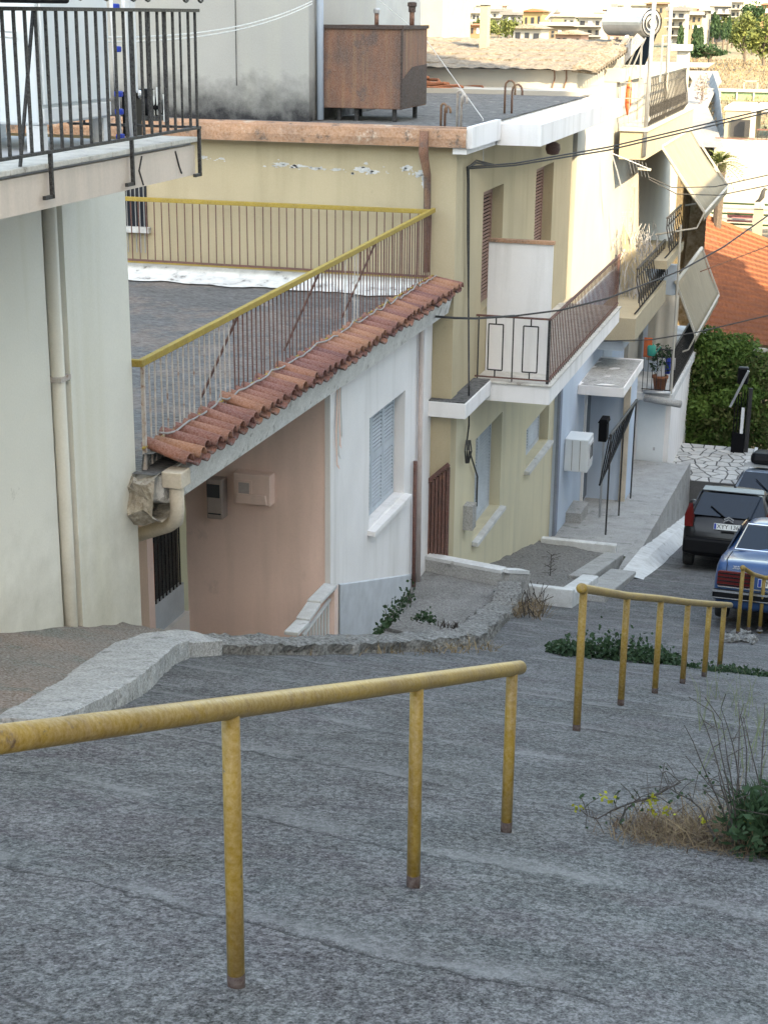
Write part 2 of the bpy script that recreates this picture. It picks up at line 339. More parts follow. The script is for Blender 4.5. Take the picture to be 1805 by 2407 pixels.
M['terracotta'] = mat('terracotta_roof', (0.30,0.095,0.033), (0.23,0.075,0.03), 1.2, 0.85, 0.3, 40, fine=0.12, spots=((0.25,0.11,0.07), 3, 0.6, 0.5))
M['peach'] = mat('ochre_wall', (0.6,0.45,0.27), (0.55,0.41,0.25), 1, 0.9, 0.1, 50)
M['leaf'] = mat('leaf', (0.13,0.21,0.05), (0.055,0.105,0.03), 1.2, 0.6, 0, 10, fine=0, trans=0.25)
M['leaf_dark'] = mat('leaf_dark', (0.04,0.075,0.035), (0.028,0.055,0.028), 1.2, 0.55, 0, 10, fine=0, trans=0.2)
M['leaf_olive'] = mat('leaf_olive', (0.13,0.15,0.05), (0.085,0.105,0.04), 0.5, 0.7, 0, 10, fine=0, trans=0.2)
M['bark'] = mat('bark', (0.10,0.07,0.05), (0.06,0.045,0.035), 9, 0.95, 0.5, 40)
M['twig'] = mat('twig', (0.05,0.035,0.028), (0.03,0.024,0.02), 9, 0.9, 0.2, 40)
M['straw'] = mat('straw', (0.28,0.21,0.125), (0.18,0.135,0.085), 6, 0.9, 0, 10, fine=0, rnd=0.2)
M['flower'] = mat('yellow_flower', (0.30,0.29,0.03), (0.22,0.23,0.03), 9, 0.7, 0, 10, fine=0)
M['dry_grass'] = mat('dry_grass_field', (0.16,0.105,0.035), (0.10,0.075,0.028), 0.12, 0.95, 0.6, 3, fine=0.25, spots=((0.10,0.11,0.045), 0.09, 0.52, 0.8), bdist=0.3)
M['asphalt'] = mat('asphalt', (0.20,0.195,0.19), (0.16,0.155,0.15), 0.4, 0.9, 0.2, 10)
M['paving'] = mat('paving_stone', (0.50,0.49,0.47), (0.40,0.40,0.39), 3, 0.85, 0.3, 40, rnd=0.12)
M['joint'] = mat('paving_joint', (0.09,0.09,0.09), (0.06,0.06,0.06), 3, 0.9, 0.2, 40)
M['town_leaf'] = mat('town_leaf', (0.06,0.075,0.025), (0.035,0.05,0.018), 0.5, 0.7, 0, 10, fine=0)
M['green_wall'] = mat('green_wall', (0.17,0.27,0.14), (0.15,0.24,0.13), 1, 0.8, 0.1, 10)
M['pvc'] = mat('pvc_pipe', (0.60,0.52,0.42), (0.5,0.43,0.34), 4, 0.6, 0.1, 40, spots=((0.3,0.26,0.2), 6, 0.62, 0.5))
M['wire'] = mat('wire', (0.03,0.03,0.03), (0.02,0.02,0.02), 3, 0.6, 0)
M['wire_white'] = mat('white_cord', (0.65,0.65,0.63), (0.6,0.6,0.58), 3, 0.6, 0)
M['wire_grey'] = mat('grey_cord', (0.30,0.29,0.28), (0.22,0.21,0.2), 6, 0.7, 0)
M['chrome'] = mat('chrome', (0.75,0.75,0.77), (0.7,0.7,0.72), 2, 0.18, 0, metal=1.0, fine=0)
M['rubber'] = mat('rubber', (0.008,0.008,0.008), (0.015,0.015,0.015), 5, 0.8, 0.1)
M['plastic_black'] = mat('plastic_black', (0.005,0.005,0.006), (0.004,0.004,0.005), 5, 0.5, 0.05, fine=0)
M['red_lens'] = glass('red_lens', (0.09,0.004,0.004), 0.25)
M['clear_lens'] = glass('clear_lens', (0.6,0.55,0.5), 0.2)
M['plate'] = mat('plate', (0.75,0.76,0.74), (0.7,0.71,0.69), 5, 0.5, 0, fine=0)
M['plate_blue'] = mat('plate_blue', (0.03,0.07,0.35), (0.03,0.06,0.3), 5, 0.5, 0, fine=0)
M['blue_clip'] = mat('blue_plastic', (0.02,0.06,0.4), (0.02,0.05,0.33), 5, 0.5, 0, fine=0)
M['orange'] = mat('orange_plastic', (0.65,0.13,0.03), (0.55,0.11,0.03), 5, 0.7, 0.1)
M['teal'] = mat('teal_plastic', (0.03,0.3,0.24), (0.03,0.25,0.2), 5, 0.5, 0, fine=0)
M['grey_cloth'] = mat('grey_cloth', (0.33,0.33,0.34), (0.25,0.25,0.26), 6, 0.95, 0.4, 30)
M['steel'] = mat('galvanised', (0.45,0.46,0.47), (0.36,0.37,0.38), 5, 0.4, 0.1, 40, metal=0.6)
M['skyline'] = None
def car_paint(name, c):
    m = bpy.data.materials.new(name); m.use_nodes = True; b = m.node_tree.nodes['Principled BSDF']
    b.inputs['Base Color'].default_value = (*c, 1); b.inputs['Roughness'].default_value = 0.32; b.inputs['Specular IOR Level'].default_value = 0.25; b.inputs['Coat Weight'].default_value = 0.3; b.inputs['Coat Roughness'].default_value = 0.08
    n = m.node_tree.nodes.new('ShaderNodeTexNoise'); n.inputs['Scale'].default_value = 5; n.inputs['Detail'].default_value = 8
    r = m.node_tree.nodes.new('ShaderNodeMapRange'); r.inputs[3].default_value = 0.25; r.inputs[4].default_value = 0.5
    m.node_tree.links.new(n.outputs['Fac'], r.inputs[0]); m.node_tree.links.new(r.outputs[0], b.inputs['Roughness'])
    return m
M['paint_blue'] = car_paint('blue_car_paint', (0.022, 0.068, 0.17))
M['paint_black'] = car_paint('black_car_paint', (0.003, 0.0035, 0.006))
M['paint_silver'] = car_paint('silver_blue_paint', (0.20, 0.26, 0.34))
M['car_glass'] = glass('car_glass', (0.006, 0.012, 0.022), 0.03)
# ================================================================== SETTING
def structure(o): o['kind'] = 'structure'; return o
# lower hill body under everything, and the far side of the valley
def terrain_z(x, y):
    if y < 46: return gz(y) - 0.6 - (3.2 if (x < -3.2 and y > 10) else 0.0)
    pts = [(46, -2.1), (54, -1.5), (60, 7.0)] if x < -6.5 else [(46, -2.1), (62.2, -1.0), (66.5, 7.4)]
    pts = pts + [(75, 8.2), (90, 8.9), (150, 9.4), (250, 10.4), (400, 10.8), (700, 10.0), (1600, 0.0), (4000, -60)]
    for (a, b), (c, d) in zip(pts, pts[1:]):
        if y <= c: return b + (d-b)*(y-a)/(c-a)
    return 0
ys = [-60,-40,-25,-15,-8,-4,0,4,8,10,10.01,12,16,20,24,28,33,38,43,46,50,54,57,60,62.2,64,66.5,70,75,82,90,100,115,130,150,180,210,250,300,400,550,700,1000,1600,4000]
xs = [-2500,-1200,-600,-300,-150,-90,-60,-40,-25,-16,-10,-6.6,-6.4,-3.21,-3.19,0,4,8,14,22,35,60,100,180,350,700,1500]
b = MB(); b.grid([[(x, y, terrain_z(x, y) + (0.5*nz((x, y, 0), 0.05) if y > 62 else 0)) for x in xs] for y in ys])
structure(b.build('hillside', M['dry_grass']))

# street: one worn concrete slope, cut out where the sunken yard lies beside the pink house
b = MB(); sx = 0.16
nx = int((4.6+7.0)/sx); yy = []; y = -9.0
while y < 60: yy.append(y); y += 0.16 if y < 18 else 0.4
idx = {}
def street_z(x, y):
    z = gz(y) + 0.018*nz((x, y, 0), 0.9) + 0.006*nz((x, y, 0), 4.0)
    edge = 15.05 + 0.12*nz((x, 0, 0), 1.5) + 0.1*(x+1)
    t = min(1, max(0, (y-edge)/0.12)); return z + 0.03*(1-t) - 0.02*t
for i, y in enumerate(yy):
    for j in range(nx+1):
        x = -7.0 + j*sx; idx[i, j] = len(b.v); b.v.append(Vector((x, y, street_z(x, y))))
for i in range(len(yy)-1):
    for j in range(nx):
        x = -7.0+(j+.5)*sx; y = (yy[i]+yy[i+1])/2
        if 11.4 < y < 14.6 and x < -4.8+(y-11.15)*0.4-0.12: continue
        if 14.6 <= y < 21.2 and x < -3.42-(y-14.6)*0.122-0.1: continue
        if x < -3.35 and y > 26.5: continue
        if x < -5.2 and y > 21: continue
        b.f.append((idx[i,j], idx[i,j+1], idx[i+1,j+1], idx[i+1,j]))
structure(b.build('street', M['street'], smooth=True))
# yard floor below the pink house
structure(box(-9.0, -4.5, 12.0, 21.0, 3.2, 3.4).build('sunken_yard_floor', M['path']))

# rough kerb along the street edge
def sweep(pts, hgt, wid, matr, name, seed, step=0.05, lean=0.0, amp=0.035, z_extra=None, base=None):
    base = base or gz
    P = [Vector((p[0], p[1], 0)) for p in pts]; Q = []
    for a, c in zip(P, P[1:]):
        n = max(2, int((c-a).length/step))
        for i in range(n): Q.append(a.lerp(c, i/n))
    Q.append(P[-1]); rows = []
    for i, q in enumerate(Q):
        d = (Q[min(i+3, len(Q)-1)] - Q[max(i-3, 0)]).normalized(); s = Vector((d.y, -d.x, 0))   # to the street side
        t = i/(len(Q)-1); hh = hgt(t) if callable(hgt) else hgt; ww = wid(t) if callable(wid) else wid
        row = []
        for (u, v) in ((0.5, -0.3), (0.5, 0.45), (0.495, 0.96), (0.46, 1.0), (0.2, 1.02), (-0.15, 1.03), (-0.45, 1.0), (-0.5, 0.9), (-0.5, -0.4)):
            p = q + s*(u*ww); p.z = base(q.y) + v*hh
            k = amp
            p += s*k*nz((q.x+u, q.y, v), 5, seed) + Vector((0, 0, k*0.5*nz((q.x+u*.7, q.y, v), 4, seed+3))) + s*k*0.7*nz((q.x+u, q.y, v), 16, seed+5) + Vector((0, 0, k*.5*nz((q.x+u*2, q.y, v), 19, seed+7)))
            row.append(p)
        rows.append(row)
    b = MB(); b.grid(rows); b.f.append(tuple(range(8, -1, -1))); n = len(b.v); b.f.append(tuple(range(n-9, n)))
    return structure(b.build(name, matr, smooth=False))
sweep([(-3.86, 6.55), (-4.02, 7.3), (-4.22, 8.1), (-4.85, 10.1), (-4.95, 10.7), (-4.8, 11.15)], lambda t: 0.13+0.05*t, lambda t: 0.30+0.2*math.sin(t*2.6), M['rubble'], 'kerb', 1, amp=0.016)
sweep([(-4.8, 11.15), (-4.5, 11.5), (-4.1, 12.4), (-3.7, 13.4), (-3.42, 14.6)], 0.15, 0.3, M['rubble_dark'], 'kerb', 2, amp=0.05)
sweep([(-3.42, 14.6), (-3.55, 15.6), (-3.9, 18.2), (-4.16, 20.5)], 0.13, 0.34, M['rubble_dark'], 'kerb', 3, amp=0.05, base=lambda y: max(gz(y), 4.27))

# soil bank between the kerb and the pale house, running on as the rough porch floor
L_ = [(-5.75, 4.0), (-5.75, 8.0), (-5.75, 10.6), (-6.2, 12.4), (-7.3, 15.0), (-7.4, 16.7)]
R_ = [(-3.75, 5.0), (-3.98, 7.6), (-4.7, 10.0), (-4.75, 11.3), (-4.95, 12.8), (-5.7, 15.7)]
rows = []
for k in range(61):
    t = k/60*(len(L_)-1); i = min(int(t), len(L_)-2); u = t-i
    a = Vector((*L_[i], 0)).lerp(Vector((*L_[i+1], 0)), u); c = Vector((*R_[i], 0)).lerp(Vector((*R_[i+1], 0)), u); row = []
    for j in range(31):
        p = a.lerp(c, j/30); base = gz(p.y)+0.14-0.06*(j/30)
        if p.y > 11.2: base = gz(11.2)+0.14-(p.y-11.2)*0.46 - 0.12*min(1, (p.y-11.2)/1.0)*(j/30)
        p.z = base + 0.04*nz(p, 1.3, 4) + 0.015*nz(p, 5, 6) + 0.006*nz(p, 14, 8) + 0.08*(1-j/30)
        row.append(p)
    rows.append(row)
structure(MB().grid(rows).build('soil_bank', M['soil'], smooth=True))
# level path slabs along the white wall, ending in a low white-topped parapet
def slab(pts, z, name, matr, seed):
    b = MB(); P = [Vector((x, y, z)) for x, y in pts]; rows = []
    for i in range(17):
        t = i/16; a = P[0].lerp(P[3], t); c = P[1].lerp(P[2], t)
        rows.append([a.lerp(c, j/16) + Vector((0, 0, 0.02*nz(a.lerp(c, j/16), 2.0, seed)+0.01*nz(a.lerp(c, j/16), 9, seed))) for j in range(17)])
    b.grid(rows)
    e = [rows[0][j] for j in range(17)]; b.grid([e, [p-Vector((0,0,.6)) for p in e]])
    return structure(b.build(name, matr))
slab([(-5.6, 16.2), (-3.55, 15.2), (-3.85, 18.0), (-5.6, 18.75)], 4.20, 'path_slab', M['path'], 11)
slab([(-5.6, 18.78), (-3.85, 18.03), (-4.2, 20.8), (-5.6, 21.1)], 4.245, 'path_slab', M['path'], 12)
par = thing('low_parapet', 'low concrete parapet with a whitewashed top closing the path beside the white wall', 'parapet', (-4.9, 20.95, gz(21)))
b = MB(); A = Vector((-5.5, 21.05, 4.27)); B = Vector((-4.32, 20.78, 4.27)); B2 = Vector((-4.12, 21.3, 4.1))
b.beam(A-Vector((0,0,.05)), B-Vector((0,0,.05)), 0.16, 0.42); b.beam(B-Vector((0,0,.05)), B2-Vector((0,0,.05)), 0.16, 0.42); b.build('wall', M['concrete'], par)
b = MB(); b.beam(A+Vector((0,0,.185)), B+Vector((0,0,.185)), 0.18, 0.05); b.beam(B+Vector((0,0,.185)), B2+Vector((0,0,.185)), 0.18, 0.05); b.build('coping', M['whitewash'], par)

# planting bed in front of the khaki house
g0 = gz(22)
pl = thing('planting_bed', 'bare planting bed with whitewashed rim below the greenish khaki wall', 'planter', (-4.3, 24.5, gz(24.5)))
b = MB(); rows = []
for i in range(25):
    y = 21.9+i/24*6.6
    rows.append([(-5.25+j/16*1.55, y, gz(y)+0.10+0.05*nz((j*.1, y, 0), 2.2, 3)+0.03*nz((j*.1, y, 0), 7, 3)+0.12*(1-j/16)) for j in range(17)])
b.grid(rows).build('soil', M['soil_dark'], pl, smooth=True)
def ramp_box(x0, x1, y0, y1, z0, z1, n=8):      # box that follows the slope
    b = MB(); rows = []
    prof = ((x0, z0), (x0, z1), (x1, z1), (x1, z0))
    for i in range(n+1):
        y = y0+(y1-y0)*i/n; rows.append([(x, y, gz(y)+z) for x, z in prof]+[(prof[0][0], y, gz(y)+prof[0][1])])
    b.grid(rows); k = len(b.v); b.f.append((0,1,2,3)); b.f.append((k-5,k-4,k-3,k-2)); return b
ramp_box(-4.7, -3.45, 21.6, 21.85, -0.3, 0.27).build('front_rim', M['whitewash'], pl, bevel=0.02)
ramp_box(-3.72, -3.45, 21.85, 24.2, -0.3, 0.2).build('side_rim', M['whitewash'], pl, bevel=0.02)
ramp_box(-3.95, -3.6, 24.2, 28.4, -0.3, 0.16).build('side_rim', M['concrete'], pl, bevel=0.02)
b = MB(); b.box(-5.2, -3.75, 28.4, 28.55, gz(28.4)-.3, gz(28.4)+0.30); b.build('back_rim', M['whitewash'], pl, bevel=0.02)
b = ramp_box(-3.55, -3.1, 22.6, 26.3, -0.3, 0.09); structure(b.build('step_slab', M['concrete'], bevel=0.02))

# walkway in front of the pale blue house, with the stone retaining wall towards the road
def pz(y): return 2.24 + (1.38-2.24)*(y-27.9)/(38.4-27.9)
b = MB(); b.grid([[(x, y, pz(y)+0.01*nz((x,y,0),1.5)) for x in (-5.2, -4.6, -4.0, -3.5)] for y in [28.5+i*0.7 for i in range(15)]])
structure(b.build('walkway', M['concrete']))
rw = thing('retaining_wall', 'grey stone retaining wall between the walkway and the steep road', 'wall', (-3.4, 33, 0.5))
b = MB(); rows = []
for i in range(49):
    y = 26.6+i/48*11.9; t = pz(max(y, 27.6))+0.03
    rows.append([(-3.56, y, t), (-3.36+0.02*nz((0,y,1),3), y, t), (-3.33+0.04*nz((0,y,2),3), y, (t+gz(y))/2), (-3.28+0.04*nz((0,y,3),3), y, gz(y)-0.3)])
b.grid(rows); b.f.append((0,1,2,3)); b.build('face', M['concrete'], rw)
# sloping whitewashed kerb at the foot of that wall
b = MB(); b.grid([[(-3.36, y, gz(y)+0.03+.2*min(1,(y-26)/3)), (-3.12, y, gz(y)+0.02+.15*min(1,(y-26)/3)), (-2.9, y, gz(y)-0.02), (-2.88, y, gz(y)-.2)] for y in [26.0+i*0.5 for i in range(25)]])
structure(b.build('kerb', M['whitewash']))

# forecourt of crazy paving
fz = 0.95
structure(box(-5.0, -2.0, 38.4, 42.0, fz-0.6, fz).build('forecourt', M['joint']))
FC = [o for o in bpy.data.objects if o.name == 'forecourt'][0]
random.seed(3)
cells = []; pts = []
for i in range(11):
    for j in range(9): pts.append(Vector((-4.95+(i+0.5+random.uniform(-.42,.42))*0.268, 38.45+(j+0.5+random.uniform(-.42,.42))*0.39)))
def clip(poly, p, n):
    out = []
    for k in range(len(poly)):
        a, c = poly[k], poly[(k+1) % len(poly)]; da, dc = (a-p).dot(n), (c-p).dot(n)
        if da <= 0: out.append(a)
        if da*dc < 0: out.append(a+(c-a)*(da/(da-dc)))
    return out
for i, p in enumerate(pts):
    poly = [Vector(q) for q in ((-4.98, 38.42), (-2.02, 38.42), (-2.02, 41.96), (-4.98, 41.96))]
    for j, q in enumerate(pts):
        if i != j and (q-p).length < 1.6:
            n = (q-p).normalized(); poly = clip(poly, (p+q)/2 - n*0.022, n)
            if len(poly) < 3: break
    if len(poly) >= 3:
        z = fz+0.004+random.uniform(0.006, 0.014)
        MB().prism([(q.x, q.y, fz-0.01) for q in poly], (0, 0, z-fz+0.01)).build('paving_stone', M['paving'], FC)
structure(box(-2.0, -1.92, 38.4, 42, -1.6, fz+0.05).build('forecourt_kerb', M['whitewash']))
# ================================================================== PALE HOUSE WITH THE BLACK BALCONY
XW = -5.6; XB = -4.6
h = thing('plaster_house', 'pale greenish plaster house with a black railed balcony at the left edge', 'house', (-7.5, 8, gz(8)))
w = MB().box(-12, XW, -2.0, 10.28, 3.5, 10.87).build('wall', M['pale_plaster'], h)
MB().box(-12, XW+0.04, 10.52, 11.58, 3.5, 10.87).build('pilaster', M['pale_plaster'], h)
MB().box(-12, XW-0.06, 10.28, 10.52, 3.5, 10.87).build('recess', M['pale_plaster'], h)
yp = 10.40
b = MB(); b.tube([(XW-0.0, yp, 5.6), (XW-0.0, yp, 10.87)], 0.055, 10); dp = b.build('drainpipe', M['pale_plaster'], h, smooth=True)
for z in (6.6, 9.35): MB().box(XW-0.06, XW+0.065, yp-0.08, yp+0.08, z, z+0.035).build('clip', M['pale_iron'], dp)
YE = 10.75
sl_ = MB().box(-12, XB, -2.0, YE, 10.87, 11.08).build('balcony_slab', M['balcony_plaster'], h)
MB().box(-12, XB-0.02, -2.0, YE-0.02, 11.083, 11.10).build('floor', M['floor_tile'], sl_)
y = YE
k = 0
while y > 5.5:
    ln = 0.42+0.06*random.random()
    MB().box(XB-0.28, XB+0.025, y-ln+0.008, y+(0.025 if k == 0 else 0), 11.102, 11.135).build('edge_tile', M['balcony_tile'], sl_, bevel=0.006); y -= ln; k += 1
b = MB(); b.tube([(XB+.004, 9.85, 11.07), (XB+.004, 9.80, 10.98), (XB+.004, 9.86, 10.88)], 0.006, 5); b.tube([(XB+.004, 10.4, 11.06), (XB+.004, 10.46, 10.95), (XB+.004, 10.5, 10.9)], 0.006, 5)
b.build('crack', M['dark'], sl_)
# railing: front run along Y, short return at the end
rl = MB(); zt, zb = 12.0, 11.2
rl.beam((XB+0.03, 5.5, zt), (XB+0.03, YE+0.03, zt), 0.045, 0.022); rl.beam((XB+0.03, 5.5, zb), (XB+0.03, YE+0.03, zb), 0.03, 0.018)
rl.beam((XB+0.03, YE+0.03, zt), (XW, YE+0.03, zt), 0.03, 0.02); rl.beam((XB+0.03, YE+0.03, zb), (XW, YE+0.03, zb), 0.03, 0.018)
rail = rl.build('balcony_railing', M['iron'], h)
for px in (-110, -85, -60, -36, -12, 12, 39, 65, 90, 113, 138, 161, 185, 208, 230, 251, 273, 294, 314, 334, 353, 373, 391, 409, 445, 461):
    p = hx(px, 170, XB+0.03)
    MB().beam((XB+0.03, p.y, zb), (XB+0.03, p.y, zt), 0.016, 0.016, (0,1,0)).build('bar', M['iron'], rail)
for i in range(1, 13):
    x = XB+0.03 - i*0.13; MB().beam((x, YE+0.03, zb), (x, YE+0.03, zt), 0.013, 0.013, (0,1,0)).build('bar', M['iron'], rail)
for px, zz in ((115, 10.93), (308, 10.9), (467, 10.86)):
    y = hx(px, 330, XB+0.03).y
    b = MB(); b.beam((XB+0.034, y, zz), (XB+0.034, y, zb), 0.022, 0.022, (0,1,0)); b.beam((XB+0.034, y-0.1, zz+0.011), (XB+0.034, y+0.011, zz+0.011), 0.022, 0.022); b.build('bracket', M['iron'], rail)
b = MB(); b.beam((XB-0.02, hx(86, 30, XB).y, zt), (XB-0.02, hx(55, 410, XB).y, 11.12), 0.016, 0.016); b.build('leaning_rod', M['iron'], rail)
for px in (16, 86, 170, 232, 296, 330, 420, 455):
    y = hx(px, 20, XB).y; b = MB(); b.tube([(XB+0.06, y+0.10*math.cos(a)*(1-a/9), zt+0.10+0.09*math.sin(a)*(1-a/9)) for a in [i*0.5 for i in range(15)]], 0.009, 6); b.build('scroll', M['iron'], rail)
b = MB(); b.tube([(XB+0.06, 5.5, zt+0.13), (XB+0.06, YE, zt+0.13)], 0.01, 6); b.build('scroll_rail', M['iron'], rail)
t = thing('flower_trough', 'long black trough hooked on top of the balcony railing, top left corner', 'flower box', (XB+0.1, 8.4, zt+0.05))
y1 = hx(102, 10, XB).y; MB().prism([(XB-0.05, 6.0, zt+0.03), (XB+0.17, 6.0, zt+0.03), (XB+0.21, 6.0, zt+0.26), (XB-0.09, 6.0, zt+0.26)], (0, y1-6.0, 0)).build('trough', M['plastic_black'], t, bevel=0.015)
MB().box(XB-0.06, XB+0.18, 6.02, y1-.02, zt+0.2, zt+0.245).build('earth', M['soil_dark'], t)
# white cabinet on the balcony
t = thing('cabinet', 'tall white metal cabinet on short legs standing behind the black balcony bars', 'cabinet', (-5.4, 9.0, 11.1))
ya, yb = 9.15, 10.35; xa, xb_ = -6.1, -5.15
a = hx(100, 300, xb_); 
ya = hx(97, 330, xb_).y; yb = hx(263, 300, xb_).y
MB().box(xa, xb_, ya, yb, 11.27, 12.9).build('body', M['white_metal'], t, bevel=0.02)
MB().box(xb_+.002, xb_+0.022, ya+0.04, yb-0.04, 11.40, 12.85).build('door', M['white_metal'], t, bevel=0.008)
MB().box(xb_+.002, xb_+0.018, ya+0.03, yb-0.03, 11.285, 11.38).build('base_panel', M['white_paint'], t, bevel=0.006)
for x in (xa+0.06, xb_-0.06):
    for y in (ya+0.06, yb-0.06): MB().box(x-.05, x+.05, y-.05, y+.05, 11.1, 11.27).build('leg', M['white_paint'], t)
# folded clothes rack with blue joints, white post, bin and small pump
t = thing('clothes_rack', 'folded white clothes rack with blue plastic joints beside the white cabinet', 'clothes rack', (-5.0, 10.2, 11.1))
p0 = hx(283, 330, -5.0); 
for dx in (0, 0.06):
    MB().tube([(-5.0+dx, p0.y+dx, 11.11), (-5.02+dx, p0.y-0.03+dx, 12.25)], 0.014, 8).build('tube', M['white_paint'], t, smooth=True)
for z in (11.13, 11.3, 11.42, 11.72, 12.0): MB().box(-5.025, -4.975, p0.y-0.025, p0.y+0.03, z, z+0.04).build('joint', M['blue_clip'], t, bevel=0.01)
t = thing('oil_canister', 'slim dark green canister on the balcony floor behind the bars', 'canister', (-5.3, 10.4, 11.1))
p0 = hx(316, 322, -5.3); MB().lathe((p0.x, p0.y, 11.1), [(0.055, 0), (0.06, 0.01), (0.06, 0.24), (0.055, 0.25), (0.03, 0.27)], 20).build('body', mat('bin_green', (0.02,0.045,0.045), None, 5, 0.5), t, smooth=True)
MB().lathe((p0.x, p0.y, 11.37), [(0.03, 0), (0.03, 0.03), (0.02, 0.035)], 20).build('lid', M['plastic_black'], t, smooth=True)
t = thing('water_pump', 'small black water pump with loose cables at the far balcony corner', 'pump', (-5.6, 10.6, 11.1))
p0 = hx(343, 250, -5.9)
b = MB(); b.lathe((p0.x-0.12, p0.y, p0.z), [(0.05, 0), (0.09, 0.02), (0.09, 0.2), (0.06, 0.22), (0.06, 0.28)], 16, (1, 0, 0)); b.build('motor', M['plastic_black'], t, smooth=True)
MB().box(p0.x-.15, p0.x+.15, p0.y-.09, p0.y+.09, 11.1, p0.z-.07).build('stand', M['iron'], t)
MB().box(p0.x-.04, p0.x+.05, p0.y-.05, p0.y+.05, p0.z+.08, p0.z+.15).build('terminal_box', M['plastic_black'], t)
b = MB()
for k in range(4): b.tube([(p0.x+.1+.03*k, p0.y-.05, p0.z+.1-.2*i*.1+0.08*math.sin(i*.9+k)) for i in range(9)], 0.008, 5)
b.build('cable', M['wire_white'], t)
t = thing('white_post', 'flaking white wooden post standing behind the balcony bars', 'post', (-5.2, 10.6, 11.1))
p0 = hx(308, 200, -5.25); MB().box(p0.x-.035, p0.x+.035, p0.y-.05, p0.y+.05, 11.42, 13.0).build('shaft', M['white_paint'], t, bevel=0.004); MB().lathe((p0.x+.04, p0.y, 11.40), [(.03,0),(.035,.03),(.02,.05)], 10, (1,0,0)).build('tap', M['chrome'], t); MB().box(p0.x-.05,p0.x+.05,p0.y-.06,p0.y+.06,11.1,11.42).build('foot', M['plastic_black'], t)
t = thing('clothesline', 'two thin white clotheslines sagging across the black balcony railing', 'clothesline', (XB, 9, 12))
for dy, zz in ((0, 0.0), (0.05, 0.035)):
    a = Vector((XB-0.1, 6.0, 12.02+zz)); c = Vector((-7.2, 20.9, 12.1+zz)); 
    pts = []
    for i in range(25):
        s = i/24; p = a.lerp(c, s); p.z -= 0.34*4*s*(1-s)*0.9; pts.append(p)
    MB().tube(pts, 0.006, 5).build('cord', M['wire_white'], t)

# ================================================================== PINK AND WHITE HOUSE WITH THE ROOF TERRACE
X1 = -5.55
h = thing('pink_house', 'pink and white single-storey house with a railed roof terrace and clay tile eave', 'house', (-6.5, 17, 4))
ys_ = 16.75
p_l, p_r = hx(868, 1100, X1).y, hx(950, 1100, X1).y; z_t = hx(950, 919, X1).z; z_s = hx(868, 1240, X1).z
# white side wall pieced round the window opening
b = MB(); b.box(-6.1, X1, ys_, p_l, 3.3, 8.12); b.box(-6.1, X1, p_r, 21.12, 3.3, 8.12); b.box(-6.1, X1, p_l, p_r, 3.3, z_s); b.box(-6.1, X1, p_l, p_r, z_t, 8.12)
wl = b.build('side_wall', M['white_plaster'], h)
MB().box(X1-.04, X1+0.025, ys_-0.135, ys_+0.1, 3.3, 8.12).build('pilaster', M['white_plaster'], h)
MB().box(-6.0, X1+0.03, 20.72, 21.13, 3.3, 8.12).build('pilaster', M['white_plaster'], h)
b = MB(); rows = [[(X1+0.02, y, 3.3), (X1+0.02, y, gz(y)+0.33), (X1-0.02, y, gz(y)+0.36)] for y in [17.0+i*0.25 for i in range(16)]]; b.grid(rows).build('plinth', mat('plinth_paint', (0.55,0.58,0.62), None, 3), h)
# pink front wall, recessed door wall, pillar
MB().box(-7.35, -5.56, ys_-0.12, ys_+0.3, 3.3, 8.2).build('front_wall', M['pink'], h)
MB().box(-9, -7.7, 15.62, 16.62, 3.3, 8.2).build('door_wall', M['pink'], h)
MB().box(-9, -7.34, 15.5, 15.66, 3.3, 8.2).build('door_pillar', M['pink'], h)
MB().box(-7.7, -7.34, 15.66, 16.63, 3.3, 5.0).build('threshold', M['white_plaster'], h)
dz = 5.36
dr = MB().box(-7.5, -7.45, 15.68, 16.6, 5.0, 7.5).build('door', M['dark'], h)
for i in range(9): MB().beam((-7.4, 15.72+i*0.1, dz), (-7.4, 15.72+i*0.1, 7.4), 0.016, 0.016, (0,1,0)).build('grille_bar', M['iron'], dr)
MB().beam((-7.4, 15.7, 6.3), (-7.4, 16.58, 6.3), 0.02, 0.03).build('grille_rail', M['steel'], dr)
MB().box(-7.46, -7.39, 15.68, 16.6, 5.0, dz+0.02).build('kick_panel', M['shutter'], dr)
MB().box(-7.445, -7.43, 15.75, 15.9, dz+0.05, dz+0.75).build('door_panel', M['orange'], dr)
# terrace slab, screed and crumbling near edge
MB().box(-14, -5.32, 11.6, 21.15, 8.08, 8.31).build('terrace_slab', M['fascia'], h)
b = MB(); rows = []
for i in range(30):
    y = 11.5+i/29*9.65; rows.append([(x, y, 8.325+0.012*nz((x, y, 0), 2)) for x in (([-14,-12,-10,-9,-8,-7.2,-6.6,-6.2,-5.8,-5.5,-5.33]) )])
b.grid(rows).build('terrace_floor', M['terrace'], h)
b = MB(); rows = []
for i in range(31):
    t = i/30; x = -7.0+t*1.68; row = []
    for (yy_, zz) in ((11.52, 8.34), (11.40, 8.30), (11.37, 8.18), (11.42, 8.02), (11.52, 7.9), (11.75, 7.86), (12.0, 7.95), (12.05, 8.1)):
        p = Vector((x, yy_, zz)); row.append(p+Vector((0, 0.12*nz(p, 4, 9)+0.06*nz(p, 11, 2), 0.11*nz(p, 5, 4)+.04*nz(p, 13, 4))))
    rows.append(row)
b.grid(rows).build('crumbling_edge', mat('crumbling', (0.50,0.42,0.31), (0.38,0.31,0.23), 4, 0.95, 1.0, 18, fine=0.4, spots=((0.10,0.07,0.05), 5, 0.56, 0.9), bdist=0.05), h)
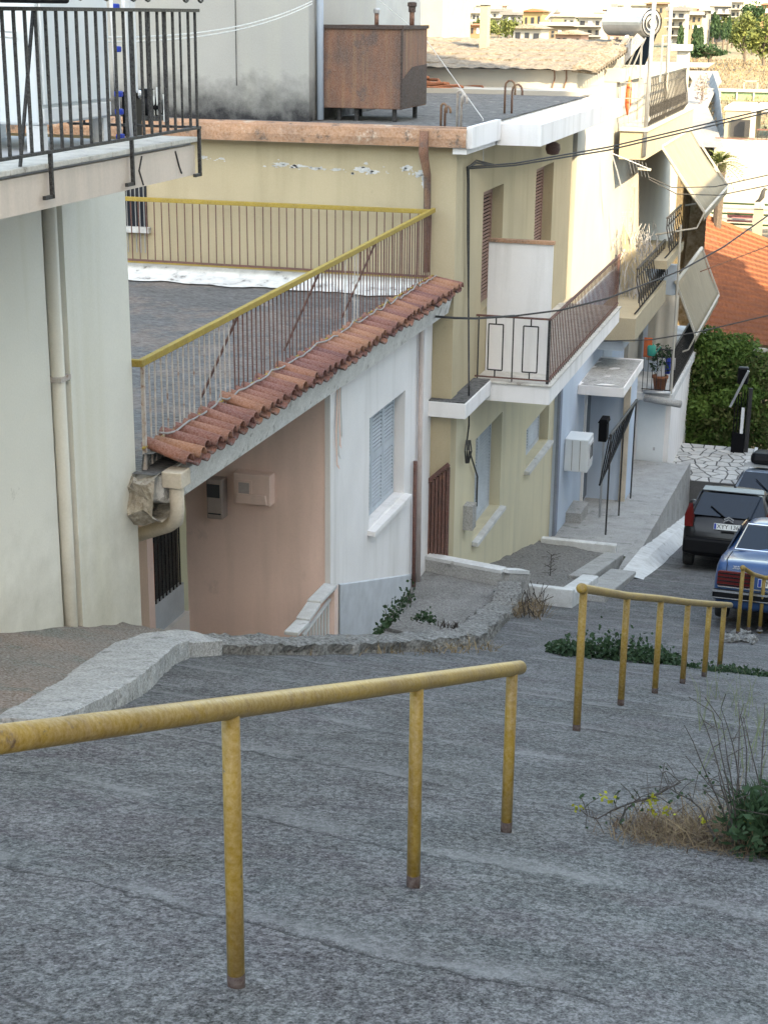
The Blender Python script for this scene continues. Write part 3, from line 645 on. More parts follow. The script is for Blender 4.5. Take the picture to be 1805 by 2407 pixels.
# white drip fascia under the tiles
b = MB(); b.prism([(-5.22, 11.7, 8.30), (-5.28, 11.7, 8.04), (-5.5, 11.7, 8.02), (-5.5, 11.7, 8.30)], (0, 9.35, 0)); b.build('eave_fascia', M['fascia'], h)
# clay eave tiles: channel and cover tile alternating
n = 50; src = {}
def tile_mesh(convex):
    b = MB(); rows = []
    for (u, s) in ((0, 1.0), (1, 0.86)):
        row = []
        for q in range(9):
            a = math.pi*q/8; r = 0.078*s
            yy_ = -math.cos(a)*r; zz = (math.sin(a)*r*1.05 if convex else -math.sin(a)*r*0.55)
            row.append((-0.0 - u*0.42, yy_, zz + u*0.10))
        rows.append(row)
    b.grid(rows); return b
y0, y1 = 11.72, 21.0
for i in range(n):
    y = y0+(y1-y0)*i/(n-1)
    for cv in (True, False):
        yo = y + (0 if cv else (y1-y0)/(n-1)/2); dz_ = random.uniform(-.014, .014); nm = 'eave_tile' if cv else 'channel_tile'
        if (cv not in src):
            o = tile_mesh(cv).build(nm, M['clay'], None, smooth=True, solid=0.014); o.parent = h; src[cv] = o
        else:
            o = bpy.data.objects.new(nm, src[cv].data); COL.objects.link(o); o.parent = h; s_ = o.modifiers.new('s', 'SOLIDIFY'); s_.thickness = 0.014
        o.location = Vector((-5.10+random.uniform(-.03,.03), yo, 8.355+dz_+(0.055 if cv else 0.03))) - ORG[h.name]; o.rotation_euler = (0, random.uniform(-.05,.05), random.uniform(-.10,.10))
b = MB(); rows = [[(-5.52+0.02*nz((0,y,0),4), y, 8.32), (-5.5+0.02*nz((0,y,0),5), y, 8.47+0.03*nz((1,y,0),3)), (-5.41, y, 8.48+0.03*nz((2,y,0),3))] for y in [11.6+i*0.15 for i in range(64)]]
b.grid(rows).build('mortar_bed', M['rubble_dark'], h)
# terrace railing: ochre flat top rail, thin bars
def rz(y): return 9.24 + (y-11.67)*0.022
XR = -5.5
r = MB(); r.beam((XR, 11.6, rz(11.6)), (XR, 21.0, rz(21.0)), 0.05, 0.06); r.beam((XR, 11.6, 8.52), (XR, 21.0, 8.56), 0.02, 0.02); r.beam((XR, 11.62, rz(11.6)), (-7.5, 11.62, rz(11.6)), 0.05, 0.06)
rl = r.build('terrace_railing', M['yellow_dull'], h, bevel=0.006)
y = 11.66; k = 0
while y < 20.95:
    mt = M['pale_iron'] if (y < 13.6 or random.random() < 0.06) else M['brown_iron']
    th = 0.011 if k else 0.03
    MB().beam((XR+random.uniform(-.01,.01), y+random.uniform(-.012,.012), 8.34 if k else 8.0), (XR, y, rz(y)), th, th, (0,1,0)).build('bar', mt, rl); k += 1; y += 0.118
for ya in (13.9, 16.3, 18.4): MB().beam((XR-0.02, ya, rz(ya)), (XR-0.55, ya+0.25, 8.34), 0.018, 0.018).build('brace', M['brown_iron'], rl)
# rail in front of the khaki wall at the back of the terrace
r = MB(); r.beam((-14, 20.85, 9.42), (XR, 20.85, 9.44), 0.05, 0.06); r.beam((-14, 20.85, 8.53), (XR, 20.85, 8.55), 0.03, 0.03)
rb = r.build('back_railing', M['yellow_dull'], h, bevel=0.006)
MB().box(-14, XR, 20.83, 20.87, 8.55, 8.575).build('rusty_rail', M['brown_iron'], rb)
x = XR-0.06
while x > -10.6: MB().beam((x, 20.85, 8.56), (x+random.uniform(-.006,.006), 20.85, 9.42), 0.012, 0.012, (0,1,0)).build('bar', M['brown_iron'], rb); x -= 0.118
b = MB(); rows = []
for i in range(60):
    x = -11+i/59*5.45; rows.append([(x, 20.42+0.16*nz((x,0,0),2)+.05*nz((x,0,0),8), 8.345), (x, 20.6, 8.36+.03*nz((x,1,0),5)), (x, 20.8, 8.40), (x, 20.95, 8.50)])
b.grid(rows).build('lime_skirting', M['lime'], h)
# window with three louvred leaves
xs_ = X1-0.17
fr = MB().box(xs_-0.05, xs_-0.01, p_l, p_r, z_s, z_t).build('window', M['dark'], h)  # near-black backing: the shade between the slats is put into its colour
MB().prism([(X1-0.12, p_l-0.06, z_s-0.005), (X1+0.10, p_l-0.06, z_s-0.03), (X1+0.10, p_l-0.06, z_s-0.085), (X1-0.12, p_l-0.06, z_s-0.09)], (0, p_r-p_l+0.12, 0)).build('sill', M['white_plaster'], fr)
yr = hx(928, 1100, xs_).y; nl = 3; wd = (min(yr, p_r-0.02)-p_l-0.02)/nl
for i in range(nl):
    a = p_l+0.01+i*wd; c = a+wd-0.012; zc = (z_s+z_t)/2+0.05
    f = MB(); f.box(xs_, xs_+0.035, a, a+0.05, z_s+.01, z_t-.02); f.box(xs_, xs_+0.035, c-0.05, c, z_s+.01, z_t-.02); f.box(xs_, xs_+0.034, a+.05, c-.05, z_s+.01, z_s+.08); f.box(xs_, xs_+0.034, a+.05, c-.05, z_t-.09, z_t-.02); f.box(xs_, xs_+0.034, a+.05, c-.05, zc-.05, zc+.05)
    lf = f.build('shutter_leaf', M['shutter'], h, bevel=0.003)
    for z0, z1 in ((z_s+.09, zc-.06), (zc+.06, z_t-.1)):
        z = z0+0.015
        while z < z1: MB().prism([(xs_+0.006, a+.05, z+0.010), (xs_+0.008, a+.05, z+0.016), (xs_+0.033, a+.05, z), (xs_+0.031, a+.05, z-0.007)], (0, c-a-.1, 0)).build('slat', M['shutter'], lf); z += 0.05
# downpipes by the corner
b = MB(); b.tube([(X1+0.05, 20.45, 8.0), (X1+0.05, 20.52, 4.2)], 0.032, 10); b.build('downpipe', mat('pink_pipe', (0.6,0.5,0.47), None, 4), h, smooth=True)
b = MB(); b.tube([(X1+0.05, 20.25, 6.1), (X1+0.05, 20.28, 4.0)], 0.03, 8); b.build('downpipe', M['brown_iron'], h, smooth=True)
# gutter outlet at the near corner
b = MB(); b.tube([(-5.24, 11.68, 8.26), (-5.24, 11.68, 7.98), (-5.27, 11.72, 7.88), (-5.4, 11.85, 7.78), (-5.95, 12.2, 7.50), (-6.6, 12.6, 7.3)], 0.062, 12); g = b.build('gutter_pipe', M['pvc'], h, smooth=True)
MB().box(-5.33, -5.15, 11.58, 11.78, 8.2, 8.34).build('hopper', M['pvc'], g, bevel=0.01)
# meter boxes
def mbox(px0, py0, px1, py1, name, label, matr, win):
    p = hy(px0, py0, ys_-0.12); q = hy(px1, py1, ys_-0.12); t = thing(name, label, 'meter box', (p.x, ys_-0.2, q.z))
    MB().box(p.x, q.x, ys_-0.30, ys_-0.125, q.z, p.z).build('case', matr, t, bevel=0.015)
    if win:
        cx = (p.x+q.x)/2; hh = p.z-q.z; MB().box(cx-.09, cx+.07, ys_-0.312, ys_-0.302, p.z-hh*.45, p.z-hh*.12).build('window', M['dark_glass'], t)
        MB().box(cx-.08, cx+.08, ys_-0.31, ys_-0.302, q.z+.06, q.z+.075).build('slot', M['dark'], t)
    else:
        MB().box(p.x+.05, p.x+.24, ys_-0.315, ys_-0.302, p.z-.26, p.z-.07).build('dial_frame', M['pink'], t, bevel=0.004); MB().box(p.x+.08, p.x+.21, ys_-0.32, ys_-0.316, p.z-.23, p.z-.1).build('dial_glass', mat('dial', (0.5,0.42,0.4), None, 4, 0.3), t)
        MB().prism([(p.x+.03, ys_-.302, q.z+.02), (q.x-.03, ys_-.302, q.z+.02), (q.x-.05, ys_-.302, q.z+.14), (p.x+.05, ys_-.302, q.z+.14)], (0, -0.03, 0)).build('lower_cover', M['pink'], t, bevel=0.01)
mbox(498, 1116, 537, 1212, 'meter_box', 'narrow beige meter box with a dark window, deepest in the porch shade', mat('meter_beige', (0.42,0.34,0.31), None, 4), True)
mbox(560, 1102, 648, 1182, 'meter_box', 'pink painted electricity meter box on the pink porch wall', M['pink'], False)
# loose cables
t = thing('cable_bundle', 'bundle of white and pink cables hanging from the eave where pink meets white', 'cables', (X1+.06, ys_, 7.2))
for k in range(4):
    yk = ys_+0.03+k*0.03; b = MB(); b.tube([(X1+.05+.008*k, yk+.02*math.sin(i*.8+k), 8.05-i*0.12) for i in range(10-k)]+[(X1+.07, yk+.05, 8.05-(9.4-k)*.12), (X1+.06, yk+.02, 8.05-(9-k)*.12)], 0.009, 5); b.build('cable', M['wire_white'] if k % 2 else M['pink'], t)
t = thing('eave_cable', 'grey cable lying along the clay tiles at the foot of the terrace railing', 'cable', (-5.44, 16, 8.5))
MB().tube([(-5.43+.03*nz((0,i,0),.9), 11.8+i*0.15, 8.56+0.05*nz((3,i,0),.7)+ (0.05 if i % 9 == 0 else 0)) for i in range(62)], 0.009, 6).build('cable', M['wire_grey'], t)
# balustrade of the stair going down to the yard
t = thing('stair_balustrade', 'white stair balustrade with stepped marble coping going down beside the pink wall', 'balustrade', (-5.4, 16, 4.6))
XS = -5.4; P = [hx(*q, XS) for q in ((684, 1490), (712, 1462), (738, 1424), (777, 1384))]
for i in range(3):
    d = Vector((0, 0, 0.02*i)); MB().beam(P[i]+d, P[i+1]+d, 0.16, 0.045).build('coping', M['whitewash'], t, bevel=0.008)
MB().beam(P[1]-Vector((0,0,.16)), P[3]-Vector((0,0,.12)), 0.03, 0.03).build('lower_rail', M['white_paint'], t)
y = P[1].y
while y < P[3].y:
    s = (y-P[1].y)/(P[3].y-P[1].y); MB().beam((XS, y, 3.4), (XS, y, P[1].lerp(P[3], s).z-.14), 0.022, 0.022, (0,1,0)).build('bar', M['white_paint'], t); y += 0.11
MB().box(XS-.06, XS+.06, P[3].y-.03, P[3].y+.09, 3.4, P[3].z+.02).build('post', M['pink'], t)
# ================================================================== KHAKI HOUSE
XK = -5.25; YK = 21.16
h = thing('khaki_house', 'two-storey khaki yellow house with a flat roof and spalled orange roof edge', 'house', (-8, 25, 3))
def holes(b, X, depth, y0, y1, z0, z1, ops):      # wall strip on plane X pieced round rectangular openings (ya,yb,za,zb)
    ys2 = sorted(set([y0, y1]+[o[0] for o in ops]+[o[1] for o in ops]))
    for a, c in zip(ys2, ys2[1:]):
        cuts = sorted([(o[2], o[3]) for o in ops if o[0] <= a+1e-6 and o[1] >= c-1e-6]); z = z0
        for (u, v) in cuts:
            if u > z: b.box(X-depth, X, a, c, z, u)
            z = v
        if z < z1: b.box(X-depth, X, a, c, z, z1)
def win_at(pl, pr, ptop, pbot, X):
    a = hx(pl, (ptop+pbot)/2, X).y; c = hx(pr, (ptop+pbot)/2, X).y
    return (a, c, hx(pl, pbot, X).z, hx(pr, ptop, X).z)
w_low1 = win_at(1116, 1176, 972, 1262, XK); w_low2 = win_at(1237, 1288, 950, 1098, XK)
w_up1 = win_at(1135, 1182, 431, 575, XK); w_up2 = win_at(1258, 1298, 381, 571, XK)
w_up1 = (w_up1[0], w_up1[1], 7.75, w_up1[3]); w_up2 = (w_up2[0], w_up2[1], 7.02, w_up2[3])
b = MB(); holes(b, XK, 0.3, 22.0, 29.6, 2.0, 6.72, [w_low1, w_low2]); b.box(-14, XK, YK, 22.0, 2.0, 6.72); b.box(-14, XK-.3, 22.0, 29.6, 2, 6.72); b.build('lower_wall', M['khaki_green'], h)
b = MB(); holes(b, XK, 0.3, 22.0, 30.3, 6.72, 10.28, [w_up1, w_up2]); b.box(-14, XK, YK, 22.0, 6.72, 10.28); b.box(-14, XK-.3, 22.0, 30.3, 6.72, 10.28); b.build('upper_wall', M['khaki'], h)
MB().box(XK-.4, XK+.02, YK-0.02, YK+0.32, 2.0, 10.27).build('corner_pilaster', M['khaki'], h)
def louvre_window(wn, X, matr, sill, frac=0.62):
    a, c, z0, z1 = wn; xr = X-0.2; f = MB().box(xr-.05, xr-.012, a, c, z0, z1).build('window', M['dark_glass'], h)
    MB().box(xr-.012, xr+.0, a, c, z1-.05, z1).build('lintel', matr, f)
    ye = a+(c-a)*0.97; n = 2; wd = (ye-a)/n
    for i in range(n):
        y0 = a+.01+i*wd; y1 = y0+wd-.015; lf = MB(); lf.box(xr, xr+.035, y0, y0+.06, z0, z1-.05); lf.box(xr, xr+.035, y1-.06, y1, z0, z1-.05); lf.box(xr, xr+.034, y0+.06, y1-.06, z0, z0+.08); lf.box(xr, xr+.034, y0+.06, y1-.06, z1-.13, z1-.05); o = lf.build('shutter_leaf', matr, h)
        z = z0+.1
        while z < z1-.14: MB().prism([(xr+.006, y0+.06, z+.012), (xr+.008, y0+.06, z+.018), (xr+.033, y0+.06, z), (xr+.031, y0+.06, z-.007)], (0, y1-y0-.12, 0)).build('slat', matr, o); z += 0.055
    if sill: MB().prism([(X-.2, a-.08, z0-.002), (X+.1, a-.08, z0-.03), (X+.1, a-.08, z0-.09), (X-.2, a-.08, z0-.09)], (0, c-a+.16, 0)).build('sill', M['whitewash'], f)
louvre_window(w_low1, XK, M['shutter'], True); louvre_window(w_low2, XK, M['shutter'], True)
louvre_window(w_up1, XK, M['brown_shutter'], False); louvre_window(w_up2, XK, M['brown_shutter'], False)
# roof slab
b = MB(); rows = []
for i in range(90):
    x = -14+i/89*8.95
    rows.append([(x, 20.9+0.02*nz((x,0,1),4,2)+.008*nz((x,0,1),14), 10.29), (x, 20.88+0.02*nz((x,0,2),3,3)+.01*nz((x,0,2),12), 10.40), (x, 20.9+0.02*nz((x,0,3),5,4), 10.52+.012*nz((x,0,3),6)), (x, 21.1, 10.55)])
b.grid(rows).build('roof_edge', M['rust_fascia'], h)
rf = MB().box(-14, -5.05, 20.93, 31.2, 10.285, 10.515).build('roof_slab', M['fascia'], h)
b = MB(); b.grid([[(x, y, 10.535+.02*nz((x,y,0),1.4)) for x in [-14+i*0.56 for i in range(17)]] for y in [21.0+i*0.4 for i in range(26)]]); b.build('roof_tar', M['roof_tar'], rf)
MB().box(-5.06, -4.98, 20.95, 22.7, 10.28, 10.56).build('roof_trim', M['white_plaster'], rf)
MB().box(-5.04, -4.4, 22.72, 30.6, 10.2, 10.5).build('canopy_slab', M['white_plaster'], h)
MB().box(-5.25, -5.06, 20.97, 30.6, 10.2, 10.283).build('soffit', M['white_plaster'], h)
b = MB()
rng_ = random.Random(4)
def flake(cx, cz, w, hgt):
    n = 34; poly = []; sd_ = rng_.random()*50
    for i in range(n):
        a = 2*math.pi*i/n; r = 0.75+0.55*nz((math.cos(a)*1.6, math.sin(a)*1.6, sd_), 1.0)+0.35*nz((math.cos(a)*5, math.sin(a)*5, sd_), 1.0); poly.append((cx+math.cos(a)*w*r, YK-0.004, cz+math.sin(a)*hgt*r))
    MB().prism(poly, (0, 0.006, 0)).build('peeled_patch', M['whitewash'], h)
for px, py, w, hg in ((478, 368, .07, .03), (660, 386, .13, .05), (700, 390, .15, .04), (745, 395, .16, .035), (790, 398, .1, .03), (850, 397, .13, .06), (875, 402, .09, .05), (955, 395, .1, .05), (985, 408, .08, .06), (1000, 432, .06, .1), (1022, 462, .04, .06), (520, 372, .06, .03)):
    p = hy(px, py, YK); flake(p.x, p.z, w*1.1, hg*.8)
    for _ in range(5): flake(p.x+rng_.gauss(0, w), p.z+rng_.gauss(0, hg*.7), w*rng_.uniform(.08, .3), hg*rng_.uniform(.12, .4))
b = MB(); b.tube([(-5.62, 20.86, 10.5), (-5.62, 20.85, 10.2), (-5.6, 21.0, 9.9), (-5.6, 21.02, 9.45), (-5.58, 20.98, 8.6)], [0.06, 0.065, 0.05, 0.05, 0.05], 10); b.build('rusty_downpipe', M['rust'], h, smooth=True)
# little slab round the corner and the balcony
MB().box(-5.62, -4.98, 20.98, 22.58, 6.56, 6.78).build('ledge', M['white_plaster'], h, bevel=0.01)
MB().box(-5.6, -5.0, 21.0, 22.58, 6.782, 6.80).build('ledge_top', M['roof_tar'], h)
XL = -4.1; YB0, YB1 = 22.6, 29.6; zb0 = hy(1288, 905, YB0).z; zf = zb0
bs_ = MB().box(XK-.02, XL, YB0, YB1, zf-0.30, zf-0.03).build('balcony_slab', M['white_plaster'], h)
MB().box(XK, XL+.03, YB0-.03, YB1, zf-.03, zf).build('balcony_edging', M['balcony_tile'], bs_, bevel=.005)
r = MB(); zt = zf+0.97; r.beam((XK, YB0+.05, zt), (XL-.04, YB0+.05, zt), .04, .025); r.beam((XK, YB0+.05, zf+.05), (XL-.04, YB0+.05, zf+.05), .03, .02); r.beam((XL-.04, YB0+.05, zt), (XL-.04, YB1, zt), .04, .025); r.beam((XL-.04, YB0+.05, zf+.06), (XL-.04, YB1, zf+.06), .03, .02)
rl = r.build('balcony_railing', M['brown_iron'], h)
for fx in (0.0, 0.5, 1.0):
    x = XK+.04+fx*(XL-XK-.1); MB().beam((x, YB0+.05, zf), (x, YB0+.05, zt), .018, .018, (0,1,0)).build('bar', M['iron'], rl)
for c in (0.25, 0.75):
    x = XK+.04+c*(XL-XK-.1); b = MB(); zz0, zz1 = zf+.16, zt-.12
    for a_, c_ in (((x-.11, zz0), (x-.11, zz1)), ((x+.11, zz0), (x+.11, zz1)), ((x-.11, zz0), (x+.11, zz0)), ((x-.11, zz1), (x+.11, zz1)), ((x, zz1), (x, zt)), ((x, zz0), (x, zf+.05))): b.beam((a_[0], YB0+.05, a_[1]), (c_[0], YB0+.05, c_[1]), .018, .018, (0,1,0))
    b.build('rectangle', M['iron'], rl)
MB().beam((XL-.04, YB0+.05, zf), (XL-.04, YB0+.05, zt), .025, .025, (0,1,0)).build('post', M['iron'], rl)
y = YB0+.2
while y < YB1: MB().beam((XL-.04, y, zf), (XL-.04, y, zt), .014, .014, (0,1,0)).build('bar', M['brown_iron'], rl); y += 0.14
sc_ = hy(1300, 575, 23.3)
MB().box(XK+.01, sc_.x, 23.3, 23.36, zf, sc_.z).build('balcony_screen', M['white_plaster'], h); MB().box(XK+.01, sc_.x+.02, 23.27, 23.39, sc_.z, sc_.z+.05).build('screen_cap', M['rust_fascia'], h)
lp = MB().lathe((XK+.22, hx(1297, 343, XK+.2).y, 9.72), [(.03, 0), (.1, .02), (.13, .1), (.12, .18), (.05, .22)], 14).build('wall_lamp', mat('lamp_brown', (0.12,0.06,0.05), None, 4, .4), h, smooth=True)
MB().box(XK-.02, XK+.2, hx(1297, 343, XK+.2).y-.02, hx(1297, 343, XK+.2).y+.02, 9.9, 9.94).build('arm', M['iron'], lp)
# slatted brown gate beside the white wall corner
t = thing('slatted_gate', 'narrow dark brown slatted gate between the white wall and the khaki house', 'gate', (-5.4, 21.1, 4.2))
for i in range(6):
    x = -5.53+i*.054; MB().box(x, x+.04, 21.09, 21.14, 3.5, 5.55+i*.05).build('slat', M['brown_iron'], t)
MB().beam((-5.56, 21.08, 5.55), (-5.23, 21.08, 5.86), .04, .06).build('top_rail', M['brown_iron'], t)
MB().box(-5.55, -5.24, 21.07, 21.1, 3.9, 3.96).build('rail', M['brown_iron'], t)
# penthouse blocks on the roof
t = thing('stair_tower', 'pale stair tower on the khaki roof with black mildew along its foot', 'roof hut', (-9, 24, 10.5))
band = mat('mildewed_plaster', (0.36,0.36,0.345), (0.33,0.33,0.315), 0.8, 0.9, 0.1, 50, fine=0.06, band=((0.02,0.02,0.023), 0.0, 0.72, 1.0), streak=((0.42,0.42,0.36), 0.35, 2, .2))
MB().box(-14, -7.43, 21.42, 24.6, 10.5, 15).build('wall', band, t)
MB().tube([(-7.36, 21.7, 10.55), (-7.36, 21.7, 15)], .05, 8).build('pipe', M['blue_plaster'], t, smooth=True)
b = MB(); b.tube([hy(553, 0, 21.40)+Vector((0,0,.6)), hy(553, 0, 21.40), hy(556, 200, 21.40)], .006, 5); b.build('crack', M['dark'], t)
t = thing('rear_roof_hut', 'further pale hut wall with a thin downpipe behind the rusty tank', 'roof hut', (-8, 27, 10.5))
xr_ = hy(862, 40, 27).x
MB().box(-14, xr_, 27, 30.5, 10.5, 15).build('wall', M['blue_plaster'] if False else mat('grey_blue_plaster', (0.38,0.41,0.42), None, 1), t); q = hy(830, 30, 26.95); MB().tube([(q.x, 26.94, 10.6), (q.x, 26.94, 15)], .035, 8).build('downpipe', M['steel'], t, smooth=True)
# barred window on the front wall, seen past the pale house
wp, wq = hy(270, 548, YK), hy(345, 452, YK)
bw = MB().box(wp.x, wq.x, YK-.012, YK+.05, wp.z+.12, wq.z+.1).build('barred_window', M['dark_glass'], h)
MB().box(wp.x-.05, wq.x+.05, YK-.1, YK-.013, wp.z+.04, wp.z+.12).build('sill', M['whitewash'], bw)
for i in range(8): MB().beam((wp.x+.03+i*(wq.x-wp.x-.06)/7, YK-.05, wp.z-.25), (wp.x+.03+i*(wq.x-wp.x-.06)/7, YK-.05, wq.z+.1), .012, .012, (0,1,0)).build('bar', M['steel'], bw)
# rusty water tank
t = thing('water_tank', 'square rusty brown steel tank on short legs on the flat roof', 'water tank', (-6.3, 22.3, 10.55))
TA = hy(757, 57, 21.75); TB = hy(942, 257, 21.75); zt_, zb_ = TA.z, TB.z; x0, x1 = TA.x, TB.x; yd = 23.1
bd = MB().box(x0, x1, 21.75, yd, zb_, zt_).build('body', M['rust'], t, bevel=.012)
b = MB(); b.beam((x0-.01, 21.735, zt_-.02), (x1+.01, 21.735, zt_-.02), .03, .05); b.beam((x1+.012, 21.73, zt_-.02), (x1+.012, yd, zt_-.02), .03, .05); b.beam((x1+.006, 21.744, zt_-.04), (x1+.006, 21.744, zb_), .03, .03, (0,1,0)); b.build('rim', M['rust_patch'], bd)
b = MB(); b.prism([(x1+.004, 21.79, zb_+.02), (x1+.004, yd-.02, zb_+.02), (x1+.004, yd-.02, zb_+.58), (x1+.004, 22.3, zb_+.56), (x1+.004, 22.0, zb_+.47), (x1+.004, 21.79, zb_+.40)], (.004, 0, 0)); b.build('repair_plate', M['rust_patch'], bd)
for x in (x0+.22, x0+.48, x1-.12):
    MB().tube([(x, 21.85, zb_), (x, 21.85, 10.54)], .035, 8).build('leg', M['iron'], t)
for x, y in ((x1-.1, yd-.25), (x0+.2, yd-.2)): MB().tube([(x, y, zb_), (x, y, 10.54)], .035, 8).build('leg', M['iron'], t)
q = hy(895, 30, 22.6); v_ = MB().tube([(q.x, 22.4, zt_), (q.x, 22.4, zt_+.16)], .03, 10).build('filler_pipe', M['rust'], t, smooth=True); MB().lathe((q.x, 22.4, zt_+.16), [(.045, 0), (.05, .05), (.035, .07)], 12).build('cap', M['steel'], v_)
q = hy(977, 45, 22.9); v_ = MB().tube([(q.x, 22.7, zt_), (q.x, 22.7, zt_+.24)], .035, 10).build('vent_pipe', M['rust'], t, smooth=True); MB().lathe((q.x, 22.7, zt_+.18), [(.05, 0), (.05, .07), (.065, .08), (.065, .13), (.03, .14)], 12).build('cap', M['rust_patch'], v_)
b = MB(); q = hy(768, 50, 22.9); b.tube([(q.x, 22.9, 11), (q.x, 22.9, 12.1), (q.x+.03, 22.9, 12.17), (q.x+.1, 22.9, 12.17), (q.x+.12, 22.9, 12.12)], .018, 8); b.build('gooseneck', M['iron'], t, smooth=True)
# electric goosenecks and bent rods on the roof edge
def bent(px, py, Y, hgt, label, matr, spread=.08):
    p = hy(px, py, Y); p.z = 10.54; t = thing('bent_conduit', label, 'conduit', p)
    for k, s in enumerate((0, spread*.7)):
        MB().tube([p+Vector((s, 0, 0)), p+Vector((s, 0, hgt*(1-.15*k)))]+[p+Vector((s+spread*.5*(1-math.cos(a)), -.02, hgt*(1-.15*k)+spread*.7*math.sin(a))) for a in (.6, 1.2, 1.8, 2.4, 3.0)]+[p+Vector((s+spread, -.02, hgt*.72))], .017, 7).build('rod', matr, t, smooth=True)
bent(1036, 292, 21.3, .24, 'lower pair of rusty bent conduits on the corner of the flat roof', M['rust'])
bent(1074, 290, 21.3, .42, 'taller pair of rusty bent conduits on the corner of the flat roof', M['pale_iron'])
bent(1186, 250, 24.5, .38, 'bent steel rods rising from the dark roof beside the white parapet', M['rust'], .16)
t = thing('roof_cord', 'thin pale cord running from the rusty tank down over the roof edge', 'cord', (-5.6, 22, 11))
MB().tube([hy(892, 0, 27.0), hy(1000, 90, 24), hy(1135, 278, 22.65), hy(1136, 390, 22.65)], .007, 5).build('cord', M['wire_white'], t)
t = thing('rope_coil', 'heap of reddish rope lying on the sunlit far end of the flat roof', 'rope', hz(1030, 203, 10.56))
p = hz(1030, 205, 10.6)
for k in range(5): MB().tube([p+Vector((.9*math.cos(a+k)*(1-.1*k)-.2*k, .6*math.sin(a*1.0)*(1-.12*k), .04*k+.03*math.sin(3*a))) for a in [i*.4 for i in range(15)]], .03, 6).build('loop', M['terracotta'], t)
t = thing('wall_cable', 'black cables looping down the khaki corner above the lower window', 'cable', (-5.1, 21.8, 8))
for k in range(2):
    pts = [hx(1150+10*k, 386, -5.1), hx(1120, 382-6*k, -5.18), hx(1098+3*k, 392, -5.2), hx(1100+3*k, 480, -5.2), hx(1101, 700, -5.2), hx(1102, 905, -5.0), hx(1102, 1000, -5.2), hx(1097, 1040, -5.2)]
    pts[3:4] = [hx(1099+3*k, y, -5.2) for y in (430, 480, 560)]
    MB().tube(pts, .014, 6).build('cable', M['wire'], t)
MB().tube([hx(1097, 1040, -5.2), hx(1108, 1075, -5.2), hx(1122, 1120, -5.2), hx(1120, 1190, -5.2)], .014, 6).build('cable', M['wire'], t)
for i in range(4): MB().tube([hx(1096+3*i, 1035, -5.18), hx(1093+5*i, 1060, -5.12), hx(1095+2*i, 1088, -5.18)], .012, 5).build('tangle', M['wire'], t)
MB().box(-5.25, -5.1, hx(1100, 1200, -5.2).y-.12, hx(1100, 1200, -5.2).y+.12, hx(1100, 1240, -5.2).z, hx(1100, 1185, -5.2).z).build('junction_box', M['concrete'], t)
t = thing('power_cable', 'black power cable strung from the clay eave past the white corner to the balcony', 'cable', (-4.5, 21.5, 8))
MB().tube([hx(1010, 742, -5.4), hx(1030, 744, -5.2), hx(1070, 747, -4.9), hx(1120, 748, -4.4), hx(1210, 742, -4.12)], .016, 6).build('cable', M['wire'], t)

# ================================================================== PALE BLUE HOUSE
XBH = -5.15; YB = 29.55
h = thing('blue_house', 'pale blue rendered house with a small porch roof beside the walkway', 'house', (-7, 33, 1.8))
MB().box(-14, XBH, YB, 38.4, 0.5, 6.5).build('lower_wall', M['blue_plaster'], h)
MB().box(-14, XBH-.03, 30.4, 38.4, 6.5, 10.62).build('upper_wall', M['bright_plaster'], h)
MB().box(XBH-.04, XBH+.02, YB-.02, YB+.2, .5, 6.45).build('corner_strip', mat('slate_strip', (0.22,0.26,0.34), None, 4), h)
for px, py in ((1465, 500), (1485, 440)):
    y = hx(px, py, XBH).y; MB().box(XBH-.03, XBH+.05, y-.02, y+.5, 5.2, hx(px, py, XBH).z).build('recess_shade', M['concrete'], h)  # grey boxes stand in for wall recesses, their shadow put into the colour
y0, y1 = hx(1375, 950, XBH).y, hx(1400, 950, XBH).y
dr = MB().box(XBH-.02, XBH+.012, y0, y1, pz(y0), 4.55).build('door', M['dark_glass'], h); MB().box(XBH, XBH+.05, y0-.1, y0, pz(y0), 4.6).build('frame', M['white_plaster'], dr); MB().box(XBH, XBH+.05, y1, y1+.1, pz(y0), 4.6).build('frame', M['white_plaster'], dr)
A = hy(1374, 928, 31.6); zc = A.z
MB().box(XBH, -4.2, 31.6, 34.6, zc, zc+.2).build('porch_roof', M['white_plaster'], h, bevel=.01)
b = MB(); b.grid([[(x, y, zc+.205+.02*nz((x,y,0),4)) for x in (-5.13,-4.9,-4.7,-4.5,-4.22)] for y in [31.62+i*.2 for i in range(15)]]); b.build('porch_gravel', M['rubble'], h)
MB().box(XBH-.02, -4.3, 33.4, 34.55, pz(34)-.3, zc).build('porch_wall', M['blue_plaster'], h); MB().box(-4.42, -4.28, 33.33, 33.4, pz(34)-.3, zc).build('porch_jamb', M['pvc'], h)
MB().box(XBH, XBH+.32, YB+1.3, YB+2.2, pz(31)-.1, pz(31)+.22).build('door_step', M['concrete'], h)
MB().prism([(XBH, 34.8, zc-.4), (XBH+.02, 34.8, zc-.4), (XBH+.02, 34.8, zc+1.4), (XBH, 34.8, zc+1.4)], (0, 1.4, 0)).build('window', M['shutter'], h)
for px, py, px2, py2, c in ((1323, 1262, 1327, 1240, 'red'), (1331, 1268, 1336, 1250, 'green'), (1350, 1248, 1354, 1238, 'blue'), (1350, 1261, 1358, 1257, 'blue')):
    a, c_ = hx(px, py, XBH+.01), hx(px2, py2, XBH+.01); MB().beam(a, c_, .006, .1, (0,1,0)).build('painted_leaf', {'red': M['red_lens'], 'green': M['leaf_dark'], 'blue': M['blue_clip']}[c], h)
